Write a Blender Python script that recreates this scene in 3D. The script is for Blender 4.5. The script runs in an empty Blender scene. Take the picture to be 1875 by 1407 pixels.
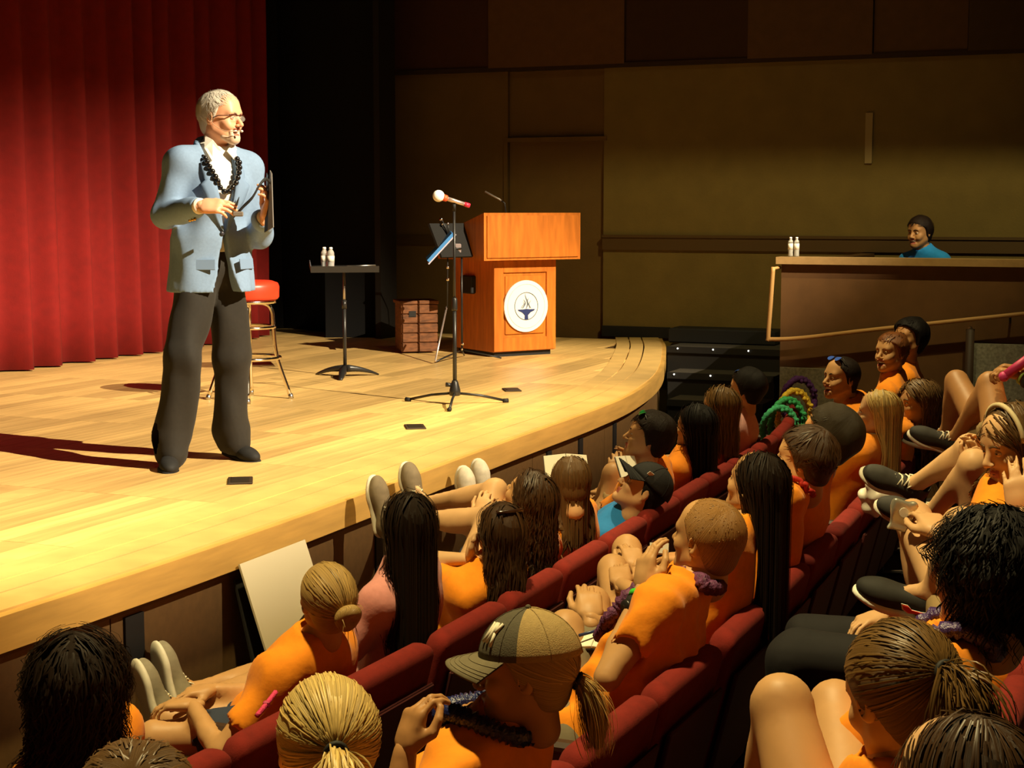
import bpy, math, random
import numpy as np
from mathutils import Vector, Matrix
random.seed(4); RNG = np.random.default_rng(7)
SC = bpy.context.scene
COL = SC.collection

# ------------------------------------------------------------------ camera, world, lights, exposure
F, CX, CY, HZ = 2950.0, 937.5, 703.5, 383.0          # focal length and principal point in pixels of a 1875 x 1407 frame
PITCH = math.atan((CY - HZ) / F)
CZ, ST = 2.22, 1.02                                   # eye height and stage height above the lowest floor
cam = bpy.data.cameras.new('camera'); camo = bpy.data.objects.new('camera', cam); COL.objects.link(camo)
cam.sensor_width = 36.0; cam.lens = 36.0 * F / 1875.0; cam.clip_start = 0.05; cam.clip_end = 200
camo.location = (0, 0, CZ); camo.rotation_euler = (math.pi / 2 - PITCH, 0, 0)
SC.camera = camo
w = bpy.data.worlds.new('world'); SC.world = w; w.use_nodes = True
w.node_tree.nodes['Background'].inputs[0].default_value = (1.0, 0.72, 0.42, 1)
w.node_tree.nodes['Background'].inputs[1].default_value = 0.004
SC.view_settings.view_transform = 'Standard'; SC.view_settings.look = 'None'
SC.view_settings.gamma = 1.0; SC.view_settings.use_curve_mapping = False
SC.view_settings.exposure = 0.0

def spot(name, loc, aim, power, color, size_deg, blend, radius=0.15, square=False):
    l = bpy.data.lights.new(name, 'SPOT'); o = bpy.data.objects.new(name, l); COL.objects.link(o)
    l.energy = power; l.color = color; l.spot_size = math.radians(size_deg); l.spot_blend = blend
    l.shadow_soft_size = radius; l.use_square = square
    o.location = loc
    o.rotation_euler = (Vector(aim) - Vector(loc)).to_track_quat('-Z', 'Y').to_euler()
    return o
# front-of-house key lantern (doors added to cut its beam are built below), house lights over the seats, added fills
KEY = (7.4, 3.0, 9.0)
spot('key_spot', KEY, (-1.3, 10.4, 1.0), 19500, (1.0, 0.84, 0.58), 50, 0.25, 0.03)
spot('added_curtain_fill', (4.6, 3.4, 7.6), (-3.6, 12.4, 0.6), 6500, (1.0, 0.84, 0.60), 17, 1.0, 0.05)  # added lamp, only brightens the lower part of the curtain
spot('house_light_near', (-0.5, 4.0, 7.4), (0.25, 4.0, 0.5), 2700, (1.0, 0.79, 0.35), 66, 0.6, 0.12)
spot('house_light_far', (0.9, 8.8, 7.2), (1.7, 8.3, 0.5), 2000, (1.0, 0.79, 0.37), 58, 0.6, 0.12)
WASH = (3.0, 8.6, 6.4)
spot('added_wall_fill', WASH, (3.0, 14.2, 1.6), 760, (1.0, 0.84, 0.36), 56, 0.5, 0.02)  # added lamp that brightens the lower side wall
spot('added_upper_wall_fill', (1.5, 8.0, 7.0), (1.2, 14.8, 2.6), 80, (1.0, 0.78, 0.36), 60, 0.8, 0.1)  # added dim lamp that lifts the upper side wall

# ------------------------------------------------------------------ projection helpers (pixels of the photo to points in the room)
def ray(px, py):
    a = (px - CX) / F; b = -(py - CY) / F
    return np.array([a, math.cos(PITCH) + b * math.sin(PITCH), -math.sin(PITCH) + b * math.cos(PITCH)])
def onz(px, py, z):
    r = ray(px, py); t = (z - CZ) / r[2]; return np.array([r[0] * t, r[1] * t, z])
def ond(px, py, y):
    r = ray(px, py); t = y / r[1]; return np.array([r[0] * t, y, CZ + r[2] * t])

# ------------------------------------------------------------------ materials
MATS = {}
def mat(name, col, rough=0.6, metal=0.0, var=0.0, nscale=8.0, bump=0.0, bscale=40.0, spec=0.4, sheen=0.0,
        rand=0.0, stretch=(1, 1, 1), island=False, emit=None, trans=0.0, coat=0.0, sss=0.0, ior=1.45, objspace=True):
    if name in MATS: return MATS[name]
    m = bpy.data.materials.new(name); m.use_nodes = True; nt = m.node_tree; b = nt.nodes['Principled BSDF']
    b.inputs['Base Color'].default_value = (*col, 1); b.inputs['Roughness'].default_value = rough
    b.inputs['Metallic'].default_value = metal; b.inputs['Specular IOR Level'].default_value = spec
    b.inputs['IOR'].default_value = ior
    if sheen: b.inputs['Sheen Weight'].default_value = sheen; b.inputs['Sheen Roughness'].default_value = 0.5
    if trans: b.inputs['Transmission Weight'].default_value = trans
    if coat: b.inputs['Coat Weight'].default_value = coat; b.inputs['Coat Roughness'].default_value = 0.15
    if sss:
        b.inputs['Subsurface Weight'].default_value = sss; b.inputs['Subsurface Radius'].default_value = (1, .35, .2)
        b.inputs['Subsurface Scale'].default_value = 0.012
    if emit: b.inputs['Emission Color'].default_value = (*emit[0], 1); b.inputs['Emission Strength'].default_value = emit[1]
    N = nt.nodes.new; L = nt.links.new
    vec = None
    if var or bump:
        tc = N('ShaderNodeTexCoord'); mp = N('ShaderNodeMapping'); mp.inputs['Scale'].default_value = stretch
        L(tc.outputs['Object'], mp.inputs['Vector']); vec = mp.outputs['Vector']
    src = None
    if var:
        nz = N('ShaderNodeTexNoise'); nz.inputs['Scale'].default_value = nscale; nz.inputs['Detail'].default_value = 5
        L(vec, nz.inputs['Vector'])
        mr = N('ShaderNodeMapRange'); mr.inputs['From Min'].default_value = 0.3; mr.inputs['From Max'].default_value = 0.7
        mr.inputs['To Min'].default_value = 1 - var; mr.inputs['To Max'].default_value = 1 + var
        L(nz.outputs['Fac'], mr.inputs['Value']); src = mr.outputs['Result']
    if rand:
        oi = N('ShaderNodeNewGeometry') if island else N('ShaderNodeObjectInfo')
        mr2 = N('ShaderNodeMapRange'); mr2.inputs['To Min'].default_value = 1 - rand; mr2.inputs['To Max'].default_value = 1 + rand
        L(oi.outputs['Random Per Island' if island else 'Random'], mr2.inputs['Value'])
        if src:
            mm = N('ShaderNodeMath'); mm.operation = 'MULTIPLY'; L(src, mm.inputs[0]); L(mr2.outputs['Result'], mm.inputs[1]); src = mm.outputs[0]
        else: src = mr2.outputs['Result']
    if src:
        vm = N('ShaderNodeVectorMath'); vm.operation = 'SCALE'; vm.inputs[0].default_value = col
        L(src, vm.inputs['Scale']); L(vm.outputs['Vector'], b.inputs['Base Color'])
    if bump:
        n2 = N('ShaderNodeTexNoise'); n2.inputs['Scale'].default_value = bscale; n2.inputs['Detail'].default_value = 4
        L(vec, n2.inputs['Vector']); bp = N('ShaderNodeBump'); bp.inputs['Strength'].default_value = bump; bp.inputs['Distance'].default_value = 0.01
        L(n2.outputs['Fac'], bp.inputs['Height']); L(bp.outputs['Normal'], b.inputs['Normal'])
    MATS[name] = m
    return m

# ------------------------------------------------------------------ mesh and object helpers
def meshdata(name, v, f, smooth=True, idx=None, mats=()):
    me = bpy.data.meshes.new(name)
    v = np.asarray(v, dtype=np.float32)
    if isinstance(f, np.ndarray):
        n = f.shape[1]; nf = len(f)
        me.vertices.add(len(v)); me.vertices.foreach_set('co', v.ravel())
        me.loops.add(nf * n); me.loops.foreach_set('vertex_index', f.astype(np.int32).ravel())
        me.polygons.add(nf); me.polygons.foreach_set('loop_start', np.arange(nf, dtype=np.int32) * n)
        me.update(calc_edges=True)
    else:
        me.from_pydata([tuple(map(float, p)) for p in v], [], [tuple(map(int, q)) for q in f])
    me.polygons.foreach_set('use_smooth', np.full(len(me.polygons), bool(smooth)))
    for m in mats: me.materials.append(m)
    if idx is not None: me.polygons.foreach_set('material_index', np.asarray(idx, dtype=np.int32))
    me.update()
    return me
def obj(name, v, f, m, parent=None, smooth=True, idx=None):
    mats = m if isinstance(m, (list, tuple)) else [m]
    o = bpy.data.objects.new(name, meshdata(name, v, f, smooth, idx, mats)); COL.objects.link(o)
    if parent is not None: o.parent = parent
    return o
def inst(name, me, parent=None, loc=(0, 0, 0), rot=(0, 0, 0), sc=(1, 1, 1)):
    o = bpy.data.objects.new(name, me); COL.objects.link(o); o.location = loc; o.rotation_euler = rot; o.scale = sc
    if parent is not None: o.parent = parent
    return o
def empty(name, loc=(0, 0, 0), rz=0.0):
    o = bpy.data.objects.new(name, None); COL.objects.link(o); o.location = tuple(map(float, loc)); o.rotation_euler = (0, 0, rz)
    o.empty_display_size = 0.1
    return o
def tag(o, label, cat=None, group=None, kind=None):
    o['label'] = label
    if cat: o['category'] = cat
    if group: o['group'] = group
    if kind: o['kind'] = kind
    return o
def join(*ms):
    V, Fq, off = [], [], 0
    for v, f in ms:
        v = np.asarray(v, float); V.append(v)
        Fq += [tuple(int(i) + off for i in q) for q in f]; off += len(v)
    return np.concatenate(V), Fq
def jq(*ms):                                          # quad arrays only
    V, Q, off = [], [], 0
    for v, f in ms: V.append(np.asarray(v, float)); Q.append(np.asarray(f) + off); off += len(v)
    return np.concatenate(V), np.concatenate(Q)
def xf(m, R=None, t=(0, 0, 0), s=1.0):
    v, f = m; v = np.asarray(v, float) * s
    if R is not None: v = v @ np.asarray(R, float).T
    return v + np.asarray(t, float), f
def rotz(a): c, s = math.cos(a), math.sin(a); return np.array([[c, -s, 0], [s, c, 0], [0, 0, 1.]])
def rotx(a): c, s = math.cos(a), math.sin(a); return np.array([[1., 0, 0], [0, c, -s], [0, s, c]])
def roty(a): c, s = math.cos(a), math.sin(a); return np.array([[c, 0, s], [0, 1., 0], [-s, 0, c]])
def unit(a): a = np.asarray(a, float); return a / (np.linalg.norm(a) + 1e-12)
def frame_y(y, up=(0, 0, 1)):                         # columns right, forward(y), up
    y = unit(y); x = np.cross(y, up)
    if np.linalg.norm(x) < 1e-5: x = np.array([1., 0, 0])
    x = unit(x); return np.stack([x, y, np.cross(x, y)], 1)
def frame_z(z, up=(0, 1, 0)):
    z = unit(z); x = np.cross(up, z)
    if np.linalg.norm(x) < 1e-4: x = np.cross((1, 0, 0), z)
    x = unit(x); return np.stack([x, np.cross(z, x), z], 1)
def box(c, d, bev=0.0):
    x, y, z = np.array(d) / 2
    if bev <= 0:
        v = np.array([(sx * x, sy * y, sz * z) for sx in (-1, 1) for sy in (-1, 1) for sz in (-1, 1)]) + c
        return v, [(0, 1, 3, 2), (4, 6, 7, 5), (0, 4, 5, 1), (2, 3, 7, 6), (0, 2, 6, 4), (1, 5, 7, 3)]
    # bevelled: prism with chamfered rims
    b = min(bev, x * .9, y * .9, z * .9); V = []
    for zz, ins in ((-z, b), (-z + b, 0), (z - b, 0), (z, b)):
        X, Y = x - ins, y - ins
        V += [(-X + b * .6, -Y, zz), (X - b * .6, -Y, zz), (X, -Y + b * .6, zz), (X, Y - b * .6, zz), (X - b * .6, Y, zz), (-X + b * .6, Y, zz), (-X, Y - b * .6, zz), (-X, -Y + b * .6, zz)]
    Fq = [tuple(range(7, -1, -1)), tuple(range(24, 32))]
    for k in range(3):
        for i in range(8): j = (i + 1) % 8; Fq.append((k * 8 + i, k * 8 + j, k * 8 + 8 + j, k * 8 + 8 + i))
    return np.array(V) + c, Fq
def lathe(prof, n=20, c=(0, 0, 0)):                   # profile (r, z) bottom to top
    V, Fq = [], []
    for r, z in prof:
        for i in range(n): a = 2 * math.pi * i / n; V.append((r * math.cos(a), r * math.sin(a), z))
    m = len(prof)
    for k in range(m - 1):
        for i in range(n): j = (i + 1) % n; Fq.append((k * n + i, k * n + j, (k + 1) * n + j, (k + 1) * n + i))
    Fq.append(tuple(range(n - 1, -1, -1))); Fq.append(tuple((m - 1) * n + i for i in range(n)))
    return np.array(V) + c, Fq
def cyl(a, b, r1, r2=None, n=14):
    a, b = np.array(a, float), np.array(b, float); r2 = r1 if r2 is None else r2
    L = np.linalg.norm(b - a); return xf(lathe([(r1, 0), (r2, L)], n), frame_z(b - a), a)
def tube(pts, r, n=8, closed=False):
    pts = np.array(pts, float); m = len(pts); r = np.broadcast_to(np.asarray(r, float), (m,))
    T = np.roll(pts, -1, 0) - np.roll(pts, 1, 0) if closed else np.gradient(pts, axis=0)
    V, Fq = [], []; ref = np.array([0.03, 0.07, 1.0])
    if abs(unit(T[0]) @ unit(ref)) > .95: ref = np.array([1., .1, .05])
    x = unit(np.cross(ref, T[0]))
    for i in range(m):
        t = unit(T[i]); x = unit(x - t * (x @ t)); y = np.cross(t, x)
        for k in range(n): a = 2 * math.pi * k / n; V.append(pts[i] + r[i] * (math.cos(a) * x + math.sin(a) * y))
    for i in range(m if closed else m - 1):
        i2 = (i + 1) % m
        for k in range(n): j = (k + 1) % n; Fq.append((i * n + k, i * n + j, i2 * n + j, i2 * n + k))
    if not closed: Fq.append(tuple(range(n - 1, -1, -1))); Fq.append(tuple((m - 1) * n + k for k in range(n)))
    return np.array(V), Fq
def ball(c, r, n=12, m=8):
    prof = [(max(1e-4, math.sin(math.pi * k / m)), -math.cos(math.pi * k / m)) for k in range(m + 1)]
    v, f = lathe(prof, n); return v * np.asarray(r) + np.asarray(c), f
def prism(poly, h, z0=0.0):                           # 2-D polygon (counter-clockwise) extruded in z
    n = len(poly); V = [(x, y, z0) for x, y in poly] + [(x, y, z0 + h) for x, y in poly]
    return np.array(V), [tuple(range(n - 1, -1, -1)), tuple(range(n, 2 * n))] + [(i, (i + 1) % n, n + (i + 1) % n, n + i) for i in range(n)]
def catmull(P, m=16):
    P = np.array(P, float); out = []
    Q = np.concatenate([[2 * P[0] - P[1]], P, [2 * P[-1] - P[-2]]])
    for i in range(1, len(Q) - 2):
        for k in range(m):
            t = k / m
            out.append(.5 * (2 * Q[i] + (Q[i + 1] - Q[i - 1]) * t + (2 * Q[i - 1] - 5 * Q[i] + 4 * Q[i + 1] - Q[i + 2]) * t * t + (3 * Q[i] - Q[i - 1] - 3 * Q[i + 1] + Q[i + 2]) * t ** 3))
    out.append(P[-1]); return np.array(out)

# ------------------------------------------------------------------ implicit modelling: smooth unions of tapered limbs, meshed by surface nets
class Field:
    def __init__(s, lo, hi, h):
        s.h = h; s.o = np.asarray(lo, float) - 3 * h
        s.n = np.ceil((np.asarray(hi, float) + 3 * h - s.o) / h).astype(int) + 1
        s.D = np.full(s.n, 0.25, dtype=np.float32)
        s.ax = [(s.o[i] + h * np.arange(s.n[i])).astype(np.float32) for i in range(3)]
    def _sl(s, lo, hi):
        i0 = np.clip(np.floor((lo - s.o) / s.h).astype(int), 0, s.n - 1); i1 = np.clip(np.ceil((hi - s.o) / s.h).astype(int) + 1, 1, s.n)
        if np.any(i1 <= i0): return None, None
        sl = tuple(slice(a, b) for a, b in zip(i0, i1))
        return sl, (s.ax[0][sl[0]][:, None, None], s.ax[1][sl[1]][None, :, None], s.ax[2][sl[2]][None, None, :])
    def _mix(s, sl, d, k, sub):
        a = s.D[sl]
        if sub:
            d = -d
            if k <= 0: s.D[sl] = np.maximum(a, d)
            else:
                h = np.clip(.5 - .5 * (d - a) / k, 0, 1); s.D[sl] = d + (a - d) * h + k * h * (1 - h)
        else:
            if k <= 0: s.D[sl] = np.minimum(a, d)
            else:
                h = np.clip(.5 + .5 * (d - a) / k, 0, 1); s.D[sl] = d + (a - d) * h - k * h * (1 - h)
    def cone(s, a, b, r1, r2=None, k=0.02, sq=None, sub=False):      # tapered capsule, sq = (axis, factor) flattens it
        a, b = np.asarray(a, float), np.asarray(b, float); r2 = r1 if r2 is None else r2
        R = max(r1, r2) * (max(1, sq[1]) if sq else 1) + k + 3 * s.h
        sl, P = s._sl(np.minimum(a, b) - R, np.maximum(a, b) + R)
        if sl is None: return
        ab = b - a; L2 = float(ab @ ab) + 1e-12
        t = np.clip(((P[0] - a[0]) * ab[0] + (P[1] - a[1]) * ab[1] + (P[2] - a[2]) * ab[2]) / L2, 0, 1)
        w = [P[i] - (a[i] + t * ab[i]) for i in range(3)]; m = 1.0
        if sq:
            ax = unit(sq[0]); q = (w[0] * ax[0] + w[1] * ax[1] + w[2] * ax[2]) * (1 / sq[1] - 1)
            w = [w[i] + q * ax[i] for i in range(3)]; m = min(1.0, sq[1])
        d = (np.sqrt(w[0] ** 2 + w[1] ** 2 + w[2] ** 2) - (r1 + t * (r2 - r1))) * m
        s._mix(sl, d.astype(np.float32), k, sub)
    def ell(s, c, r, R=None, k=0.02, sub=False):
        c, r = np.asarray(c, float), np.asarray(r, float); R = np.eye(3) if R is None else np.asarray(R)
        e = np.abs(R) @ r + k + 3 * s.h
        sl, P = s._sl(c - e, c + e)
        if sl is None: return
        w = [P[i] - c[i] for i in range(3)]
        q = [w[0] * R[0, i] + w[1] * R[1, i] + w[2] * R[2, i] for i in range(3)]
        k0 = np.sqrt(sum((q[i] / r[i]) ** 2 for i in range(3))); k1 = np.sqrt(sum((q[i] / r[i] ** 2) ** 2 for i in range(3))) + 1e-9
        s._mix(sl, (k0 * (k0 - 1) / k1).astype(np.float32), k, sub)
    def rbox(s, c, half, rad=0.01, R=None, k=0.01, sub=False):
        c, hf = np.asarray(c, float), np.asarray(half, float) - rad; R = np.eye(3) if R is None else np.asarray(R)
        e = np.abs(R) @ np.asarray(half, float) + k + 3 * s.h
        sl, P = s._sl(c - e, c + e)
        if sl is None: return
        w = [P[i] - c[i] for i in range(3)]
        q = [np.abs(w[0] * R[0, i] + w[1] * R[1, i] + w[2] * R[2, i]) - hf[i] for i in range(3)]
        d = np.sqrt(sum(np.maximum(x, 0) ** 2 for x in q)) + np.minimum(np.maximum(np.maximum(q[0], q[1]), q[2]), 0) - rad
        s._mix(sl, d.astype(np.float32), k, sub)
    def plane(s, p, n, k=0.0):                        # cut away the side the normal points to
        n = unit(n); P = (s.ax[0][:, None, None], s.ax[1][None, :, None], s.ax[2][None, None, :])
        d = (P[0] - p[0]) * n[0] + (P[1] - p[1]) * n[1] + (P[2] - p[2]) * n[2]
        s._mix((slice(None),) * 3, (-d).astype(np.float32), k, True)
    def warp(s, fn):
        P = (s.ax[0][:, None, None], s.ax[1][None, :, None], s.ax[2][None, None, :]); s.D += fn(*P).astype(np.float32)
    def surf_y(s, x, z, front=True):                  # y of the surface at (x, z), seen from the front
        i = int(round((x - s.o[0]) / s.h)); k = int(round((z - s.o[2]) / s.h))
        i = min(max(i, 0), s.n[0] - 1); k = min(max(k, 0), s.n[2] - 1)
        col = s.D[i, :, k]; ins = np.nonzero(col < 0)[0]
        if len(ins) == 0: return None
        j = ins[-1] if front else ins[0]
        if front and j + 1 < len(col): return s.ax[1][j] + s.h * col[j] / (col[j] - col[j + 1])
        return s.ax[1][j]
    def mesh(s, smooth=0):
        D, h, o = s.D, s.h, s.o; S = D < 0; n = np.array(D.shape)
        c = np.zeros(n - 1, dtype=np.int8)
        for dx in (0, 1):
            for dy in (0, 1):
                for dz in (0, 1): c += S[dx:n[0] - 1 + dx, dy:n[1] - 1 + dy, dz:n[2] - 1 + dz]
        act = (c > 0) & (c < 8); ci = np.argwhere(act); idx = np.full(n - 1, -1, dtype=np.int64); idx[act] = np.arange(len(ci))
        pos = np.zeros((len(ci), 3)); wt = np.zeros(len(ci))
        cor = [(0, 0, 0), (1, 0, 0), (0, 1, 0), (0, 0, 1), (1, 1, 0), (1, 0, 1), (0, 1, 1), (1, 1, 1)]
        for a in cor:
            for b in cor:
                if sum(b) - sum(a) == 1 and all(q >= p for p, q in zip(a, b)):
                    da = D[ci[:, 0] + a[0], ci[:, 1] + a[1], ci[:, 2] + a[2]]; db = D[ci[:, 0] + b[0], ci[:, 1] + b[1], ci[:, 2] + b[2]]
                    m = (da < 0) != (db < 0); t = (da[m] / (da[m] - db[m]))[:, None]
                    pos[m] += np.array(a) + t * (np.array(b) - np.array(a)); wt[m] += 1
        V = o + h * (ci + pos / np.maximum(wt, 1)[:, None]); Q = []
        for ax in range(3):
            u, v = (ax + 1) % 3, (ax + 2) % 3
            s0 = [slice(None)] * 3; s1 = [slice(None)] * 3; s0[ax] = slice(0, -1); s1[ax] = slice(1, None)
            for q in (s0, s1): q[u] = slice(1, -1); q[v] = slice(1, -1)
            A, B = S[tuple(s0)], S[tuple(s1)]; e = np.argwhere(A != B)
            if not len(e): continue
            ins = A[tuple(e.T)]; base = e.copy(); base[:, u] += 1; base[:, v] += 1
            def cell(du, dv):
                q = base.copy(); q[:, u] -= du; q[:, v] -= dv; return idx[tuple(q.T)]
            quad = np.stack([cell(1, 1), cell(0, 1), cell(0, 0), cell(1, 0)], 1)
            quad[~ins] = quad[~ins][:, ::-1]; Q.append(quad)
        Q = np.concatenate(Q) if Q else np.zeros((0, 4), int)
        Q = Q[(Q >= 0).all(1)]
        for _ in range(smooth):
            acc = np.zeros_like(V); cnt = np.zeros(len(V))
            for i in range(4):
                for j in ((i + 1) % 4, (i + 3) % 4): np.add.at(acc, Q[:, i], V[Q[:, j]]); np.add.at(cnt, Q[:, i], 1)
            V = .5 * V + .5 * acc / np.maximum(cnt, 1)[:, None]
        return V, Q
def folds(amp, sc=1.0, seed=0, vert=1.0):
    r = np.random.default_rng(seed); W = [(r.normal(size=3) * np.array([1, 1, vert]) * 22 * sc, r.uniform(0, 6.28), r.normal(size=3) * 9 * sc, r.uniform(0, 6.28)) for _ in range(3)]
    def fn(x, y, z):
        d = 0
        for a, p, b, q in W:
            d = d + np.sin(a[0] * x + a[1] * y + a[2] * z + p + 1.6 * np.sin(b[0] * x + b[1] * y + b[2] * z + q))
        return d * (amp / 2)
    return fn
# ------------------------------------------------------------------ plan of the hall: stage edge curve and the rows that follow it
U = np.array([.387, .922]); U = U / np.linalg.norm(U); VV = np.array([-U[1], U[0]])      # along the stage front, and upstage
O0 = np.array([-.570, 6.990])
EDGE = catmull([(-3.5, .55), (-2.5, 2.65), (-1.533, 4.723), (-1.088, 5.703), (-.57, 6.99), (-.013, 8.418), (.48, 9.656), (.796, 10.626), (1.075, 11.93), (1.30, 13.9), (1.37, 15.05)], 24)
seg = np.linalg.norm(np.diff(EDGE, axis=0), axis=1); SL = np.concatenate([[0], np.cumsum(seg)])
def edge(s, off=0.0):                                 # point at arc length s, off metres towards the audience
    p = np.array([np.interp(s, SL, EDGE[:, 0]), np.interp(s, SL, EDGE[:, 1])])
    e = .15; a = np.array([np.interp(s - e, SL, EDGE[:, 0]), np.interp(s - e, SL, EDGE[:, 1])]); b = np.array([np.interp(s + e, SL, EDGE[:, 0]), np.interp(s + e, SL, EDGE[:, 1])])
    t = unit(b - a); n = np.array([t[1], -t[0]]); return p + n * off, t, n
SS = np.linspace(0, SL[-1], 400); EP = np.array([edge(s)[0] for s in SS]); EN = np.array([edge(s)[2] for s in SS])
def locate(xy):                                       # arc length and offset of a point
    d = np.linalg.norm(EP - np.asarray(xy)[:2], axis=1); i = int(np.argmin(d)); return SS[i], float((np.asarray(xy)[:2] - EP[i]) @ EN[i])
ROWS = {1: 0.98, 2: 1.93, 3: 2.88}
def floor_z(off): return float(np.interp(off, [0, .3, 1.0, 1.93, 2.88, 6.5], [.06, .06, .08, .20, .40, 1.2]))
def uv(u, v): return O0 + U * u + VV * v

# ------------------------------------------------------------------ the setting
M_WOOD = mat('stage_board_wood', (.68, .44, .155), .36, var=.20, nscale=3.0, stretch=(.5, 8, 8), rand=.22, spec=.35, bump=.05, bscale=30)
M_WOODS = mat('stage_board_wood_far', (.68, .44, .155), .36, var=.16, nscale=3.0, stretch=(2, 2, 2), rand=.22, island=True, spec=.35)
M_EDGE = mat('stage_edge_wood', (.66, .43, .15), .38, var=.12, nscale=2.5, stretch=(2, 2, 6), spec=.35)
M_LIP = mat('stage_lip_wood', (.55, .32, .085), .42, var=.14, nscale=3, stretch=(1, 1, 10), spec=.35)
M_GAP = mat('board_gap_dark', (.10, .05, .015), .8)
M_FASCIA = mat('fascia_brown', (.13, .068, .020), .7, var=.10, nscale=30)
M_BLACK = mat('matt_black', (.012, .011, .010), .7)
M_BLACKG = mat('black_painted_metal', (.016, .015, .014), .35, spec=.5)
M_CARPET = mat('carpet_dark', (.055, .04, .03), .95, var=.35, nscale=60)
M_GREY = mat('carpet_grey', (.22, .20, .16), .95, var=.3, nscale=50, bump=.3, bscale=120)

def strip(s0, s1, o0, o1, z0, z1, n=60):              # ribbon between two offsets along the stage edge
    V, Fq = [], []
    for i, s in enumerate(np.linspace(s0, s1, n)):
        a, b = edge(s, o0)[0], edge(s, o1)[0]; V += [(*a, z0), (*b, z1)]
        if i: Fq.append((2 * i - 2, 2 * i - 1, 2 * i + 1, 2 * i))
    return np.array(V), Fq
SE = SL[-1]
# raked auditorium floor
Vf, Ff = [], []
offs = [-.12, .3, 1.0, 1.93, 2.88, 6.5]; ns = 70
for i, s in enumerate(np.linspace(0, SE, ns)):
    for o in offs: p = edge(s, o)[0]; Vf.append((*p, floor_z(max(o, 0))))
for i in range(ns - 1):
    for k in range(len(offs) - 1): a = i * len(offs) + k; Ff.append((a, a + 1, a + 1 + len(offs), a + len(offs)))
tag(obj('floor', Vf, Ff, M_CARPET, smooth=False), 'dark carpeted floor rising under the seat rows', kind='structure')

# stage: deck body, boards, curved border, lip and fascia
stage = empty('stage_floor', (*uv(2, 1.5), ST)); tag(stage, 'golden hardwood stage floor with a curved front edge', kind='structure')
def local(o, v): return np.asarray(v, float) - np.array(o.location)
deck = [tuple(edge(s, -.30)[0]) for s in np.linspace(0, SE, 60)]
far = [tuple(uv(10.4, 9.5)), tuple(uv(-7, 9.5))]
v, f = prism([(x, y) for x, y in deck + far], .02, ST - .045); obj('deck', local(stage, v), f, M_GAP, stage, smooth=False)
PL, PW, G = .95, .132, .0022
v, f = box((0, 0, -.010), (PL - G, PW - G, .02)); board_me = meshdata('board', v, f, False, None, [M_WOOD])
RZU = math.atan2(U[1], U[0]); boards = []
for iv in range(0, 62):
    for iu in range(-8, 13):
        uc = -.675 + .475 + iu * .95; vc = -.35 + (iv + .5) * PW
        c = uv(uc, vc)
        ok = True
        for su in (-.5, .5):
            for sv in (-.5, .5):
                q = uv(uc + su * PL, vc + sv * PW)
                so, oo = locate(q)
                if oo > -.16 or q @ U > 14.35: ok = False
        if ok: boards.append((c, np.linalg.norm(c)))
def seen(c):
    px = CX + F * c[0] / c[1] if c[1] > .5 else -9e9
    return -60 < px < 1300
boards.sort(key=lambda b: (not seen(b[0]), b[1]))
for c, d in boards[:300]: inst('board', board_me, stage, (c[0] - stage.location.x, c[1] - stage.location.y, 0), (0, 0, RZU))
ms = [xf(box((0, 0, -.010), (PL - G, PW - G, .02)), rotz(RZU), (c[0], c[1], ST)) for c, d in boards[300:]]
v, f = join(*ms); o = obj('far_boards', local(stage, v), f, M_WOODS, stage, smooth=False); o['kind'] = 'stuff'
def solid_strip(s0, s1, o0, o1, z0, z1, n=60):        # closed bar along the edge
    V, Fq = [], []
    for i, s in enumerate(np.linspace(s0, s1, n)):
        a, b = edge(s, o0)[0], edge(s, o1)[0]; V += [(*a, z0), (*b, z0), (*b, z1), (*a, z1)]
        if i:
            for k in range(4): j = (k + 1) % 4; Fq.append((4 * i - 4 + k, 4 * i - 4 + j, 4 * i + j, 4 * i + k))
    Fq += [(3, 2, 1, 0), (4 * n - 4, 4 * n - 3, 4 * n - 2, 4 * n - 1)]
    return np.array(V), Fq
for nm, a, b in (('border_board', -.40, -.285), ('border_board', -.273, -.165), ('border_board', -.153, .0)):
    v, f = solid_strip(0, SE, a, b, ST - .02, ST + .004, 90); obj(nm, local(stage, v), f, M_EDGE, stage, smooth=False)
v, f = solid_strip(0, SE, -.05, .035, ST - .115, ST - .004, 90); obj('lip', local(stage, v), f, M_LIP, stage, smooth=False)
v, f = solid_strip(0, SE, -.13, -.012, ST - .145, ST - .112, 90); obj('lip_rebate', local(stage, v), f, M_GAP, stage, smooth=False)
# fascia below the lip in panels with dark vents
fas = empty('wall_stage_front', (*edge(SE / 2)[0], 0)); tag(fas, 'brown panelled wall below the stage lip', kind='structure')
npan = 12; cuts = np.linspace(0, SE, npan + 1)
for a, b in zip(cuts[:-1], cuts[1:]):
    v, f = solid_strip(a + .003, b - .003, -.12, -.022, .02, ST - .14, 10); obj('panel', local(fas, v), f, M_FASCIA, fas, smooth=False)
for px, py, wd, hg in ((240, 1135, .10, .16), (497, 1030, .13, .14), (690, 950, .08, .3), (1008, 830, .07, .22), (1062, 790, .07, .22), (1120, 760, .07, .2)):
    s, o_ = locate(ond(px, py, np.interp(px, [240, 497, 690, 1008, 1062, 1120], [5.33, 6.1, 7.0, 9.0, 9.5, 10.2])))
    v, f = solid_strip(s - wd / 2, s + wd / 2, -.03, -.012, ST - .16 - hg, ST - .16, 4); obj('vent', local(fas, v), f, M_BLACK, fas, smooth=False)

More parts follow.
